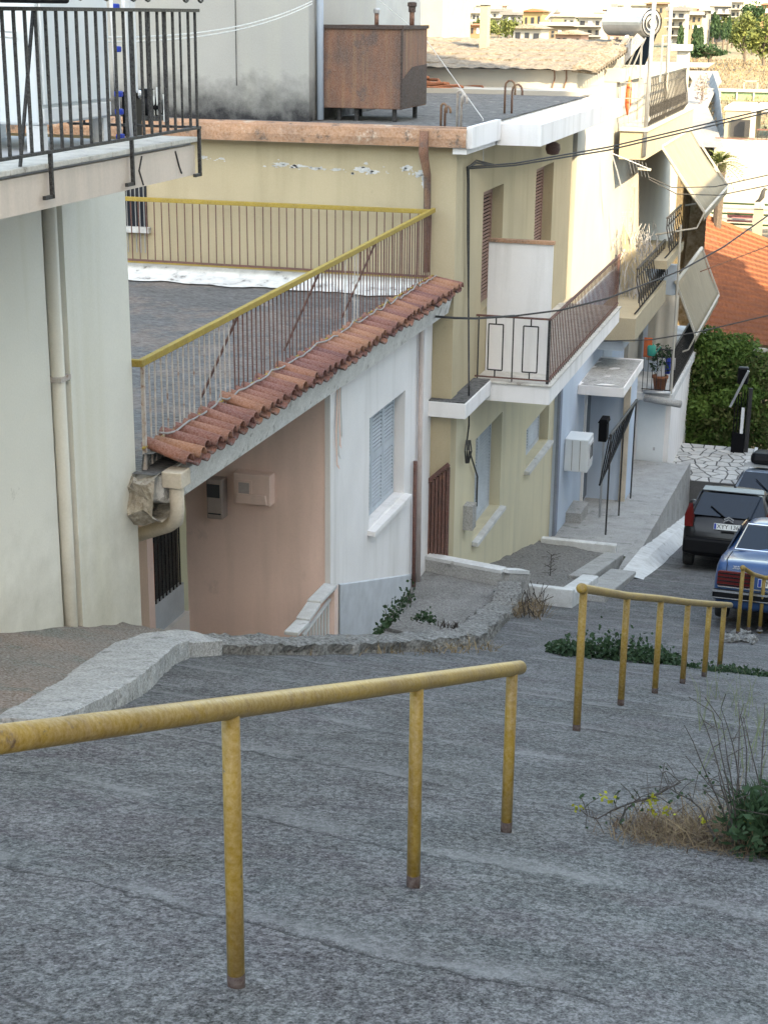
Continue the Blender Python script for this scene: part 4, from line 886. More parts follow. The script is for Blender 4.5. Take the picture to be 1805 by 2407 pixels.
# roof of the same house: weathered flat-pitched tiles
rf = MB(); YE0 = 31.6; ze = 10.98; rows = []
for i in range(10):
    y = YE0-.25+i*.85; z = ze+(min(y, 36.5)-YE0)*.085 - max(0, y-36.5)*.08
    for jj in (0, .04):
        rows.append([(-16+j*.17, y+(0 if jj == 0 else .84), z+(.0 if jj == 0 else .05)+.03*abs(math.sin(j*1.57+.3)) + .03*nz((j*.17, y, 0), 2)) for j in range(65)])
o = rf.grid(rows).build('tile_roof', M['tan_roof'], h)
MB().box(-15.5, -5.45, YE0, 38.2, 10.3, ze-.02).build('parapet_wall', M['bright_plaster'], h)
for i in range(22):
    y = YE0+i*.3; z = ze+(min(y, 36.5)-YE0)*.085
    MB().tube([(-5.55, y, z+.02), (-5.05, y, z-.03)], .07, 7).build('verge_tile', M['tan_roof'], h)
p = hy(1127, 84, 35); q = hy(1143, 10, 35)
c = MB().box(p.x, p.x+.16, 35, 35.3, 10.9, q.z).build('chimney', M['cream'], h); MB().box(p.x-.03, p.x+.19, 34.97, 35.33, q.z, q.z+.05).build('cap', M['concrete'], c)
for px in (1297, 1325):
    p = hy(px, 165, YE0-.03); t = thing('wall_crack_stain' if False else 'bent_bracket', 'rusty bent bracket on the sunlit parapet wall, %s of the two' % ('left' if px == 1297 else 'right'), 'bracket', p)
    MB().tube([p, p+Vector((.05, 0, .02)), p+Vector((.06, 0, -.15)), p+Vector((.0, 0, -.4))], .014, 6).build('rod', M['rust'], t)
# meter cupboard, letter box, black handrail
t = thing('meter_cupboard', 'white meter cupboard with a side window on the pale blue wall', 'meter cupboard', (-5, 30.8, 2.6))
A = hy(1356, 1110, 30.3); B = hy(1383, 1035, 30.3); MB().box(XBH+.005, B.x, 30.3, 30.95, A.z, B.z).build('case', M['white_metal'], t, bevel=.02)
MB().box(B.x+.002, B.x+.02, 30.38, 30.86, A.z+.12, B.z-.08).build('window_frame', M['white_paint'], t, bevel=.01); MB().box(B.x+.021, B.x+.026, 30.46, 30.78, A.z+.25, B.z-.15).build('pane', M['dark_glass'], t)
for i in (0.33, 0.66): x = XBH+.005+i*(B.x-XBH); MB().box(x-.006, x+.006, 30.29, 30.299, A.z+.03, B.z-.03).build('groove', M['concrete'], t)
t = thing('letter_box', 'black letter box on a stand beside the white meter cupboard', 'letter box', (-4.9, 31.6, 2))
A = hy(1405, 1038, 31.3); B = hy(1422, 995, 31.3); MB().box(A.x, B.x+.04, 31.3, 31.6, A.z, B.z).build('box', M['plastic_black'], t, bevel=.01); MB().prism([(A.x-.02, 31.28, B.z), (B.x+.06, 31.28, B.z), (B.x+.04, 31.28, B.z+.08), (A.x+.02, 31.28, B.z+.08)], (0, .36, 0)).build('lid', M['plastic_black'], t); MB().tube([(B.x-.03, 31.45, pz(31)), (B.x-.03, 31.45, A.z)], .025, 8).build('stand', M['steel'], t)
t = thing('stair_handrail', 'black sheet-filled handrail sloping along the walkway of the pale blue house', 'handrail', (-4.6, 33, 2))
A, B, C_, D = hx(1409, 1140, -4.22), hx(1432, 1028, -4.22), hx(1494, 944, -4.22), hx(1478, 990, -4.22)
z1 = [A, hx(1416, 1085, -4.22), B, C_, D, hx(1448, 1092, -4.22)]
low = [A, D]; upr = [B, C_]
for i in range(11):
    s_ = i/10; p = A.lerp(D, s_); q = B.lerp(C_, s_); MB().tube([p, q], .014, 6).build('bar', M['plastic_black'], t)
MB().tube([A, D], .02, 6).build('lower_rail', M['plastic_black'], t)
MB().tube([B+Vector((.02,0,.04)), C_+Vector((.02,0,.04))], .03, 8).build('top_rail', M['iron'], t); 
for s_ in (.02, .5, .98):
    p = B.lerp(C_, s_); MB().tube([(p.x+.02, p.y, pz(p.y)-.05), p+Vector((.02,0,.04))], .018, 8).build('post', M['iron'], t)
# ================================================================== WHITE HOUSE WITH AWNINGS
XV = -5.05
h = thing('white_house', 'white three-storey house with awnings and cluttered wrought-iron balconies', 'house', (-7, 42, 1.4))
MB().box(-14, XV, 38.42, 47, 0.5, 10.6).build('wall', M['bright_plaster'], h)
MB().box(-14, XV-.01, 35.0, 38.41, 10.63, 10.9).build('upper_parapet', M['bright_plaster'], h)
MB().box(XV, -3.93, 38.45, 46.4, .5, 3.02).build('base_storey', M['white_plaster'], h)
d = MB().box(-4.72, -4.05, 38.41, 38.445, fz+.02, 2.9).build('front_door', M['white_metal'], h); MB().box(-4.3, -4.25, 38.39, 38.41, fz+.7, fz+.78).build('handle', M['steel'], d)
# first-floor balcony over the pale blue wall
MB().box(XBH+.01, -4.22, 33.0, 38.3, 5.42, 5.92).build('middle_balcony', M['cream'], h, bevel=.01)
MB().box(XBH+.01, -4.5, 33.3, 38.3, 5.15, 5.42).build('underside_shade', M['shutter'], h)  # grey-blue box: the blue shade under the slab is put into its colour
MB().box(XV+.01, -4.47, 34.9, 44.5, 9.02, 9.62).build('upper_balcony', M['cream'], h, bevel=.01)
MB().box(XV+.01, -4.44, 34.86, 44.5, 9.62, 9.70).build('upper_edging', M['bright_plaster'], h)
MB().box(-4.75, -4.45, 42.2, 42.5, 9.7, 11.15).build('balcony_pier', M['bright_plaster'], h); MB().box(-4.9, -4.4, 42.1, 42.6, 11.15, 11.3).build('pier_cap', M['bright_plaster'], h)
def ornate(name, X, y0, y1, zb, zt, n, matr):
    r = MB(); r.beam((X, y0, zt), (X, y1, zt), .05, .03); r.beam((X, y0, zb), (X, y1, zb), .03, .02); r.beam((X, y0, zt-.18), (X, y1, zt-.18), .02, .02); o = r.build(name, matr, h)
    for i in range(n+1):
        y = y0+(y1-y0)*i/n; bel = .10
        MB().tube([(X, y, zb), (X+bel, y, zb+.15*(zt-zb)), (X+bel*.7, y, zb+.4*(zt-zb)), (X, y, zb+.75*(zt-zb)), (X, y, zt)], .014, 5).build('bar', matr, o)
        if i < n: MB().tube([(X+.05, y+.5*(y1-y0)/n+.08*math.cos(a), zb+.32+.12*math.sin(a)) for a in [k*.7 for k in range(10)]], .011, 5).build('scroll', matr, o)
    return o
ornate('upper_railing', -4.5, 35.0, 42.2, 9.72, 10.72, 26, M['iron'])
r = MB(); r.beam((-5.1, 34.95, 10.62), (-4.48, 34.95, 10.62), .03, .02); r.beam((-5.1, 34.95, 9.8), (-4.48, 34.95, 9.8), .03, .02); r.beam((-5.1, 34.95, 10.3), (-4.48, 34.95, 10.3), .02, .02); o = r.build('end_railing', M['steel'], h)
for i in range(7): MB().beam((-5.08+i*.1, 34.95, 9.75), (-5.08+i*.1, 34.95, 10.62), .012, .012, (0,1,0)).build('bar', M['steel'], o)
MB().tube([(-4.5, 34.9, 9.1), (-4.47, 34.95, 12.8)], .045, 10).build('awning_pole', M['steel'], h, smooth=True)
MB().tube([(-4.5, 38.2, 9.7), (-4.5, 38.2, 12.8)], .04, 10).build('awning_pole', M['bright_plaster'], h, smooth=True)
o = ornate('middle_railing', -4.3, 33.4, 38.2, 5.95, 6.9, 14, M['iron'])
ornate('dark_balcony', -4.1, 36.6, 39.4, 6.7, 7.6, 7, M['iron'])
MB().box(XV-.0, -4.0, 36.2, 39.6, 6.5, 6.69).build('dark_balcony_slab', M['cream'], h)
MB().prism([(-5.02, 36.0, 5.92), (-4.3, 36.0, 5.92), (-4.3, 36.0, 6.1), (-5.02, 36.0, 7.5)], (0, .15, 0)).build('stair_flank', M['cream'], h)
# balcony with the plants
MB().box(XV, -3.85, 37.9, 47, 3.02, 3.22).build('plant_balcony_slab', M['whitewash'], h, bevel=.01)
r = MB(); r.beam((-4.62, 37.95, 4.3), (-3.92, 37.95, 4.3), .04, .03); r.beam((-3.92, 37.95, 4.3), (-3.92, 46.5, 4.3), .04, .03); r.beam((-4.62, 37.95, 3.3), (-3.92, 37.95, 3.3), .03, .02); r.beam((-3.92, 37.95, 3.3), (-3.92, 46.5, 3.3), .03, .02); rr = r.build('plant_railing', M['iron'], h)
for i in range(7): MB().beam((-4.6+i*.11, 37.95, 3.22), (-4.6+i*.11, 37.95, 4.3), .014, .014, (0,1,0)).build('bar', M['iron'], rr)
for i in range(56): MB().beam((-3.92, 38.1+i*.15, 3.22), (-3.92, 38.1+i*.15, 4.3), .016, .016, (0,1,0)).build('bar', M['iron'], rr)
MB().tube([(-3.9, 37.97, 3.2), (-3.93, 37.97, 7.3)], .03, 8).build('awning_post', M['bright_plaster'], h)
MB().tube([hy(1515, 935, 37.8), hy(1600, 950, 37.6)], .09, 12).build('rolled_blind', M['concrete'], h, smooth=True)
MB().tube([hy(1512, 920, 37.85), hy(1575, 925, 37.8)], .05, 10).build('rolled_blind', M['steel'], h, smooth=True)
MB().box(-4.95, -4.2, 40.3, 40.5, 3.22, 6.0).build('inner_pier', M['blue_plaster'], h)
# awnings
def awning(label, TL, TR, X, BL, BR, stripe):
    a, b_ = hx(*TL, X), hx(*TR, X); c, d = hy(*BL, a.y), hy(*BR, b_.y)
    z = (a.z+b_.z)/2; a.z = b_.z = z; zz = (c.z+d.z)/2; c.z = d.z = zz; xx = (c.x+d.x)/2; c.x = d.x = xx
    t = thing('awning', label, 'awning', (X, a.y, zz))
    n = 9; rows = []
    for i in range(n):
        s = i/(n-1); rows.append([a.lerp(c, s).lerp(b_.lerp(d, s), j/11) + Vector((0, 0, -.07*math.sin(math.pi*s)+.012*math.sin(j*2.0+s*5))) for j in range(12)])
    MB().grid(rows).build('canvas', M['awning'], t, solid=.006, smooth=True)
    MB().tube([a, b_], .05, 8).build('roller', M['bright_plaster'], t); MB().tube([c, d], .035, 8).build('front_bar', M['bright_plaster'], t)
    for p, q in ((a, c), (b_, d)):
        MB().beam(p+Vector((0,0,.03)), q+Vector((0,0,.03)), .05, .05).build('arm', M['bright_plaster'], t)
        MB().tube([q, q+Vector((-.15, 0, -.35)), Vector((X, q.y, q.z-.55))], .022, 6).build('strut', M['bright_plaster'], t)
    rows = [[c.lerp(d, j/11)+Vector((0, 0, -.02-.16*k+.01*math.sin(j*1.7))) for j in range(12)] for k in (0, 1)]
    MB().grid(rows).build('valance', M['awning'], t, solid=.005)
    return a, b_, c, d
awning('long cream awning sloping down from the topmost wrought-iron balcony', (1553, 343), (1622, 303), -4.5, (1653, 507), (1712, 432), 1)
awning('short cream awning over the balcony with plants, lower of the two awnings', (1589, 648), (1648, 596), -4.2, (1640, 776), (1684, 706), 0)
# things on the balconies
t = thing('parasol', 'folded orange parasol leaning inside the top balcony rail', 'parasol', (-4.8, 35.1, 9.7))
a = hy(1474, 270, 35.1); c = hy(1480, 178, 35.1); MB().tube([a, a.lerp(c, .3), a.lerp(c, .7), c], [.015, .07, .06, .012], 8).build('cloth', M['orange'], t, smooth=True)
t = thing('solar_heater', 'round galvanised solar water heater tank seen end on above the top balcony', 'water heater', hy(1528, 70, 36.2))
p = hy(1530, 52, 36.0); MB().lathe(p, [(.02, -.02), (.1, -.03), (.11, -.0), (.2, -.02), (.27, .0), (.29, .03), (.29, 1.3), (.2, 1.36)], 28, (-.75, .65, 0)).build('tank', M['steel'], t, smooth=False)
b = MB(); 
for r_ in (.09, .19, .28): b.tube([p+Vector((.65*r_*math.cos(a), .75*r_*math.cos(a)-.02, r_*math.sin(a)))+Vector((.75*.03, -.65*.03, 0)) for a in [i*.35 for i in range(19)]], .012, 5)
b.build('ring', M['plastic_black'], t)
q = hy(1500, 70, 36.3); MB().prism([q+Vector((0,0,.1)), q+Vector((.45,.2,.1)), q+Vector((.1,.7,-.75)), q+Vector((-.35,.5,-.75))], (0, 0, .06)).build('collector', M['car_glass'], t)
for dx in (-.2, .25): MB().beam(p+Vector((dx, .2, -.25)), (p.x+dx, p.y+.2, 10.6), .04, .04, (0,1,0)).build('leg', M['steel'], t)
t = thing('plastic_sheet', 'crumpled white plastic sheet draped over the roof frame', 'sheet', hy(1450, 110, 36))
A, B, C_, D = hy(1432, 140, 35.6), hy(1470, 82, 35.6), hy(1500, 90, 37), hy(1452, 150, 37); rows = [[A.lerp(D, i/10).lerp(B.lerp(C_, i/10), j/10)+Vector((0, 0, .08*nz((i*.3, j*.3, 0), 1.2))) for j in range(11)] for i in range(11)]; MB().grid(rows).build('sheet', M['white_paint'], t, solid=.004, smooth=True)
MB().beam(A+Vector((.05, -.1, -.25)), B+Vector((.35, -.1, -.02)), .05, .22).build('board', M['concrete'], t)
for k in range(4): a = hy(1450+12*k, 160, 35.7); MB().beam(a, a+Vector((.25, .0, .65)), .03, .03).build('strut', M['steel'], t)
def bush(mb, c, r, n, size, asp=.45):
    for _ in range(n):
        d = Vector((random.gauss(0,1), random.gauss(0,1), random.gauss(0,1))).normalized(); mb.leaf(Vector(c)+Vector((d.x*r[0], d.y*r[1], d.z*r[2]))*random.random()**.45, size*random.uniform(.6, 1.3), None, asp)
t = thing('dried_climber', 'tangle of dry grey climber hanging over the middle balcony railing', 'climber', hy(1530, 640, 36))
b = MB(); 
for _ in range(500):
    p = hy(random.uniform(1492, 1565), 0, 36.5); p.z = random.uniform(5.6, 7.4); p.y += random.uniform(-1.2, 1.2); p.x += random.uniform(-.15, .15); b.tube([p, p+Vector((random.uniform(-.1,.1), random.uniform(-.25,.25), -random.uniform(.1,.35)))], .008, 4, False)
b.build('stems', M['grey_cloth'], t, kind='stuff')
for (px, py, c, nm, lab) in ((1523, 812, 'orange', 'hanging_towel', 'small orange towel hung at the corner of the plant balcony'), (1531, 822, 'teal', 'watering_can', 'teal plastic watering can hung on the plant balcony rail')):
    p = hy(px, py, 37.9); t = thing(nm, lab, nm.split('_')[-1], p)
    if nm == 'hanging_towel':
        rows = [[p+Vector((-.1+.04*j, -.02+.015*math.sin(j*2), .2-.08*i)) for j in range(6)] for i in range(7)]; MB().grid(rows).build('cloth', M[c], t, solid=.01, smooth=True)
    else:
        MB().lathe(p, [(.05, -.15), (.1, -.13), (.11, .08), (.08, .12), (.04, .12)], 16).build('body', M[c], t, smooth=True); MB().tube([p+Vector((.1, -.02, -.08)), p+Vector((.22, -.02, .1))], .015, 6).build('spout', M[c], t); MB().tube([p+Vector((-.05, 0, .12)), p+Vector((0, 0, .2)), p+Vector((.05, 0, .12))], .012, 6).build('handle', M[c], t)
t = thing('potted_plant', 'terracotta pot with a leafy plant behind the black rail of the plant balcony', 'plant', hy(1550, 905, 38.3))
p = hy(1550, 912, 38.3); p.z = 3.22; MB().lathe(p, [(.13, 0), (.18, .3), (.2, .3), (.2, .36), (.16, .36)], 16).build('pot', M['terracotta'], t, smooth=True); b = MB(); bush(b, p+Vector((0,0,.75)), (.3, .3, .42), 260, .13); b.build('foliage', M['leaf_dark'], t)
t = thing('laundry', 'blue and white laundry hung behind the bars of the plant balcony', 'laundry', hy(1555, 855, 38.2))
for k, mm in enumerate((M['white_paint'], M['blue_clip'], M['grey_cloth'])):
    p = hy(1545+12*k, 840, 38.2+.05*k); rows = [[p+Vector((.05*j, .02*math.sin(j*1.6+i*.5), -.1*i)) for j in range(5)] for i in range(6-k)]; MB().grid(rows).build('garment', mm, t, solid=.006, smooth=True)
t = thing('balcony_curtain', 'pale grey curtain hanging beside the door under the lower awning', 'curtain', hy(1550, 760, 39))
a = hy(1528, 690, 39.4); rows = [[a+Vector((.09*j, .06*math.sin(j*1.9), -.28*i)) for j in range(9)] for i in range(7)]; MB().grid(rows).build('cloth', M['bright_plaster'], t, solid=.006, smooth=True)

# ================================================================== HEDGE, GATE, TERRACOTTA HOUSE
random.seed(21)
t = thing('hedge', 'tall dense dark green hedge behind the crazy-paved forecourt', 'hedge', (-3.3, 43.3, .8))
b = MB(); bh = MB()
for (px, py, Y, rx, ry, rz_, n) in ((1610, 960, 43.3, .9, .8, 1.2, 2600), (1640, 880, 43.6, 1.0, .8, 1.1, 2600), (1690, 860, 43.6, 1.2, .8, 1.0, 3000), (1750, 880, 43.6, 1.2, .8, .9, 2600), (1680, 990, 43.3, 1.3, .8, 1.0, 3000), (1760, 1000, 43.3, 1.1, .8, 1.0, 2400), (1620, 1040, 43.1, .9, .6, .7, 1600), (1700, 1050, 43.1, 1.0, .6, .6, 1600), (1590, 870, 43.8, .5, .5, .6, 700), (1800, 900, 43.6, .7, .7, 1.2, 1200), (1640, 810, 44, .6, .5, .35, 700), (1800, 1010, 43.3, .7, .7, 1, 1200), (1665, 800, 43.9, .7, .6, .5, 900), (1735, 815, 43.9, .8, .6, .5, 900), (1600, 900, 43.2, .5, .6, .6, 700), (1585, 960, 43.2, .45, .5, .5, 500), (1700, 930, 42.9, .5, .4, .4, 500), (1640, 960, 42.8, .5, .4, .5, 500), (1760, 930, 42.9, .5, .4, .5, 500)):
    bush(b if random.random() < .7 else bh, hy(px, py, Y), (rx*.8, ry, rz_*.8), n//2, .17, .4); bush(b, hy(px, py, Y), (rx*.84, ry, rz_*.84), n//2, .12, .5)
b.build('foliage', M['leaf'], t); bh.build('young_foliage', M['leaf_olive'], t)
bk = MB()
for k in range(6): bk.tube([(-4.4+k*.5, 43.4, .9), (-4.3+k*.5+random.uniform(-.2,.2), 43.5, 2.6)], [.06, .03], 7)
bk.build('stems', M['bark'], t, kind='stuff')
t = thing('iron_gate', 'black iron gate with a white letter slot in front of the hedge', 'gate', (-2.7, 41.4, fz))
a = hy(1713, 1110, 41.4)
MB().box(a.x, a.x+.34, 41.4, 41.46, 0, 1.5).build('leaf', M['plastic_black'], t)
for i in range(5): MB().box(a.x+.01+i*.075, a.x+.035+i*.075, 41.41, 41.45, 1.5, 2.5+.06*i).build('bar', M['plastic_black'], t)
_ = 0; MB().beam((a.x-.1, 41.35, 2.2), (a.x+.3, 41.35, 3.2), .06, .06).build('brace', M['steel'], t); MB().box(a.x+.2, a.x+.28, 41.37, 41.399, 1.5, 2.2).build('letter_slot', M['white_paint'], t); MB().box(a.x+.34, a.x+.44, 41.5, 41.58, .6, 2.7).build('post', M['iron'], t)
MB().box(a.x+.02, a.x+.3, 41.42, 41.7, 2.8, 3.25).build('lantern', M['plastic_black'], t, bevel=.05)

t = thing('terracotta_house', 'house with a large sunlit terracotta tile roof beyond the hedge', 'house', (-2, 51, 0))
R0, R1 = hy(1660, 512, 56), hy(1850, 585, 58); E0, E1 = hy(1640, 800, 49.5), hy(1850, 822, 49.5)
b = MB(); nr, nc = 22, 64
rows = []
for i in range(nr):
    for e in (0, 1):
        s = (i+e*.98)/nr; row = []
        for j in range(nc*4+1):
            u = j/(nc*4); p = E0.lerp(E1, u).lerp(R0.lerp(R1, u), s); p.z += .05*abs(math.sin(math.pi*j/4)) + (.045 if e == 0 else 0.0); row.append(p)
        rows.append(row)
b.grid(rows).build('roof', M['terracotta'], t)
MB().box(E0.x+.3, E1.x+3, 50.2, 58, -3, E0.z-.02).build('wall', M['peach'], t)
MB().beam(E0+Vector((-.05,-.05,-.1)), E1+Vector((1,-.05,-.1)), .1, .12).build('gutter', M['bright_plaster'], t)
wn = hy(1800, 835, 50.1); MB().box(wn.x-.4, wn.x+.5, 50.12, 50.18, wn.z-.9, wn.z).build('window', M['dark_glass'], t)
MB().beam(R0+Vector((0,0,.05)), R1+Vector((0,0,.05)), .2, .12).build('ridge', M['terracotta'], t)
t = thing('fence_wall', 'low white wall with pale railings at the right edge beside the hedge', 'wall', hy(1800, 1020, 46.5))
a = hy(1788, 1010, 46); MB().box(a.x, a.x+3, 46, 46.15, .5, a.z).build('wall', M['bright_plaster'], t)
for i in range(12): MB().beam((a.x+.04+i*.1, 46.08, a.z), (a.x+.04+i*.1, 46.08, a.z+.6), .02, .02, (0,1,0)).build('bar', M['bright_plaster'], t)

# cream building with chimney and the white wall further right
t = thing('cream_building', 'large bright cream house wall with a dark terrace opening on the right', 'house', (-2, 62, 2))
A = hy(1680, 330, 62); MB().box(A.x, 8, 62, 66, 0, A.z).build('wall', M['bright_plaster'], t)
p = hy(1713, 322, 62.5); q = hy(1763, 283, 62.5); o = MB().box(p.x, q.x, 63.0, 63.05, p.z, q.z).build('opening', M['dark'], t)  # flat near-black panel, the depth of the opening painted as shade
T0 = hy(1703, 258, 62.6); MB().box(T0.x, q.x+.12, 63.1, 67, A.z-.3, T0.z).build('upper_wall', M['cream'], t); MB().box(T0.x-.05, 8, 63.06, 67.05, T0.z-.03, T0.z+.1).build('roof_slab', M['bright_plaster'], t)
MB().box(q.x+.02, q.x+.2, 62.4, 62.6, p.z-.1, T0.z).build('column', M['bright_plaster'], t)
r = MB(); r.beam((A.x, 62.05, p.z+.0), (8, 62.05, p.z), .04, .04); r.beam((q.x+.3, 62.05, p.z+.35), (8, 62.05, p.z+.35), .06, .06); o = r.build('railing', M['brown_iron'], t)
for i in range(12): MB().beam((q.x+.35+i*.16, 62.05, p.z-.05), (q.x+.35+i*.16, 62.05, p.z+.35), .02, .02, (0,1,0)).build('bar', M['iron'], o)
for i in range(5):
    p = hy(1672, 475+i*12, 61); MB().box(p.x, 8, 60.9+.0, 61, p.z-.03, p.z+.03).build('balcony_rail', M['leaf_dark'] if i % 2 == 0 else M['steel'], t)
a = hy(1708, 520, 61.2); c = hy(1770, 500, 61.2); MB().box(a.x, c.x, 61.2, 61.24, a.z, c.z).build('pink_banner', mat('pink_cloth', (0.6,0.25,0.28), None, 3), t)
def cowl_chimney(px, py, Y, s, label):
    p = hy(px, py, Y); t = thing('chimney', label, 'chimney', p)
    MB().box(p.x-.22*s, p.x+.22*s, Y-.2, Y+.2, p.z-2.2*s, p.z).build('stack', M['cream'], t); MB().prism([(p.x-.27*s, Y-.25, p.z), (p.x+.27*s, Y-.25, p.z), (p.x+.2*s, Y-.25, p.z+.22*s), (p.x-.2*s, Y-.25, p.z+.22*s)], (0, .5, 0)).build('pot', M['concrete'], t)
    b = MB(); b.tube([p+Vector((-.2*s, 0, .3*s)), p+Vector((-.02*s, 0, .36*s)), p+Vector((.1*s, 0, .55*s)), p+Vector((.14*s, 0, .8*s)), p+Vector((.2*s, 0, .92*s)), p+Vector((.34*s, 0, .9*s))], [.02*s, .09*s, .13*s, .1*s, .085*s, .015*s], 10); b.build('cowl', M['wire'], t, smooth=True)
cowl_chimney(1784, 488, 60.0, .75, 'chimney with a dark bird-shaped cowl against the bright cream wall')
cowl_chimney(1777, 262, 66, .4, 'small distant chimney with a dark bird-shaped cowl on the cream roof')
t = thing('palm_tree', 'small palm tree with arching fronds between the awning and the cream wall', 'palm', hy(1690, 420, 54))
c = hy(1690, 385, 56); MB().tube([(c.x, c.y, -1), (c.x+.1, c.y, c.z)], [.2, .14], 8).build('trunk', M['bark'], t); b = MB()
random.seed(5)
for k in range(46):
    a = random.uniform(0, 6.28); e = random.uniform(-.3, 1.2); d = Vector((math.cos(a)*math.cos(e), math.sin(a)*math.cos(e), math.sin(e))); L = random.uniform(.6, .95); prev = None
    for i in range(9):
        s = i/8; q = c + d*L*s + Vector((0, 0, -.5*L*s*s))
        if i:
            for sg in (-1, 1):
                sd = d.cross(Vector((0,0,1))).normalized()*sg; n = len(b.v); b.v += [q, q+d*.05, q+sd*.2*(1-s*.6)+d*.14-Vector((0,0,.05))]; b.f.append((n, n+1, n+2))
b.build('crown', M['leaf_olive'], t)
# ================================================================== FAR HILLSIDE
b = MB(); RD = [(hy(1650, 165, 86), .8), (hy(1662, 190, 80), .7), (hy(1648, 215, 75), .6), (hy(1636, 250, 70), .5), (hy(1655, 300, 64), .5), (hy(1668, 345, 61), .5)]
rows = []
for p, w in RD: z = p.z; rows.append([(p.x-w, p.y, z), (p.x, p.y, z), (p.x+w, p.y, z)])
b.grid(rows); q = hy(1600, 160, 95); z = terrain_z(0, 95)+.8; b.grid([[(q.x-40, 88, z-.35), (q.x+2.2, 88, z-.35)], [(q.x-40, 92, z-.2), (q.x+2.2, 92, z-.2)]])
structure(b.build('far_road', M['asphalt']))
t = thing('green_fence', 'long low green painted wall with pale posts across the dry field', 'fence', hy(1750, 230, 76))
a = hy(1690, 240, 76); c = hy(1900, 213, 76); MB().box(a.x, c.x, 76, 76.15, a.z, c.z-.1).build('panel', M['green_wall'], t); MB().box(a.x-1.5, c.x, 75.9, 76.2, c.z-.1, c.z+.02).build('cap', M['bright_plaster'], t)
for i in range(7): MB().box(a.x+i*.75, a.x+i*.75+.06, 75.93, 76, a.z, c.z-.1).build('post', M['bright_plaster'], t)
t = thing('goal_frame', 'small pale goal-like frame standing in the dry grass above the green wall', 'frame', hy(1763, 208, 80))
a, c = hy(1748, 210, 80), hy(1781, 190, 80); b = MB(); b.beam((a.x, 80, a.z-.2), (a.x, 80, c.z), .08, .08, (0,1,0)); b.beam((c.x, 80, a.z-.2), (c.x, 80, c.z), .08, .08, (0,1,0)); b.build('post', M['cream'], t); MB().beam((a.x-.04, 80, c.z), (c.x+.04, 80, c.z), .08, .08).build('crossbar', M['cream'], t)
t = thing('netting', 'blue-grey netting draped along the lane below the field', 'netting', hy(1680, 270, 66))
P = [hy(*q, Y) for q, Y in (((1676, 170), 80), ((1690, 215), 74), ((1700, 290), 66), ((1705, 330), 64))]; rows = [[p+Vector((-.35*k, 0, -.75*k+.05*math.sin(i*2.1))) for k in (0, .5, 1)] for i, p in enumerate(P)]; MB().grid(rows).build('net', mat('net', (0.16,0.18,0.21), (0.10,0.12,0.15), 3), t, solid=.02)
t = thing('lane_bush', 'pale purple flowering bush beside the far lane', 'bush', hy(1650, 215, 72)); b = MB(); random.seed(9); bush(b, hy(1650, 205, 71), (.35, .35, .7), 420, .12); b.build('foliage', mat('mauve_leaf', (0.32,0.26,0.28), (0.22,0.2,0.15), 1, fine=0, bump=0), t)
MB().tube([hy(1650, 235, 71), hy(1650, 205, 71)], .04, 6).build('stem', M['bark'], t)

random.seed(31)
pal = {'white': (0.28,0.272,0.255), 'cream': (0.27,0.205,0.11), 'pink': (0.25,0.165,0.145), 'beige': (0.20,0.16,0.112), 'grey': (0.145,0.145,0.15), 'peach': (0.25,0.145,0.085)}
PM = {k: mat('town_'+k, v, tuple(c*.92 for c in v), .3, .9, 0, fine=.03) for k, v in pal.items()}
ordn = ['leftmost', 'second', 'third', 'fourth', 'fifth', 'sixth', 'seventh', 'eighth', 'ninth', 'tenth', 'eleventh', 'twelfth']
def town_house(x0, x1, yt, yb, Y, colr, roof, label, wr=2, wc=3, balc=False):
    a, c = hy(x0, yb, Y), hy(x1, yt, Y); wd = c.x-a.x; dp = max(3.0, wd*.9); zt = c.z; zb_ = a.z
    t = thing('town_house', label, 'house', (a.x, Y, zb_), 'houses of the far town')
    MB().box(a.x, c.x, Y, Y+dp, zb_-4, zt).build('wall', PM[colr], t)
    if roof == 'gable':
        mx_ = (a.x+c.x)/2; hh = wd*.16; MB().prism([(a.x-.3, Y-.4, zt), (c.x+.3, Y-.4, zt), (mx_, Y-.4, zt+hh)], (0, dp+.8, 0)).build('roof', M['terracotta'] if colr in ('cream', 'peach') else M['tan_roof'], t)
    elif roof == 'hip': MB().prism([(a.x-.3, Y-.4, zt), (a.x-.3, Y+dp+.4, zt), (a.x+wd*.12, Y+dp/2, zt+wd*.12)], (wd+.6, 0, 0)).build('roof', M['terracotta'], t)
    else:
        MB().box(a.x-.25, c.x+.25, Y-.4, Y+dp+.2, zt, zt+.3).build('roof', PM['grey'] if random.random() < .4 else PM['white'], t)
        if random.random() < .6: xx = a.x+wd*random.uniform(.1, .6); MB().box(xx, xx+wd*.28, Y+dp*.3, Y+dp*.7, zt+.3, zt+.3+min(2.4, (zt-zb_)*.22)).build('stair_hut', PM[colr], t)
    H_ = zt-zb_
    for i in range(wr):
        for j in range(wc):
            ww = wd/wc; xx = a.x+ww*(j+.5); zz = zb_+H_*(i+.42)/wr; hw, hh = ww*random.uniform(.16, .3), H_/wr*random.uniform(.2, .3)
            w_ = MB().box(xx-hw, xx+hw, Y-.06, Y-.01, zz-hh, zz+hh).build('window', M['dark_glass'] if random.random() < .7 else M['shutter'], t)
        if balc: MB().box(a.x-.2, c.x+.1, Y-1.1, Y, zb_+H_*(i+.05)/wr, zb_+H_*(i+.05)/wr+H_/wr*.13).build('balcony', PM['white'], t)
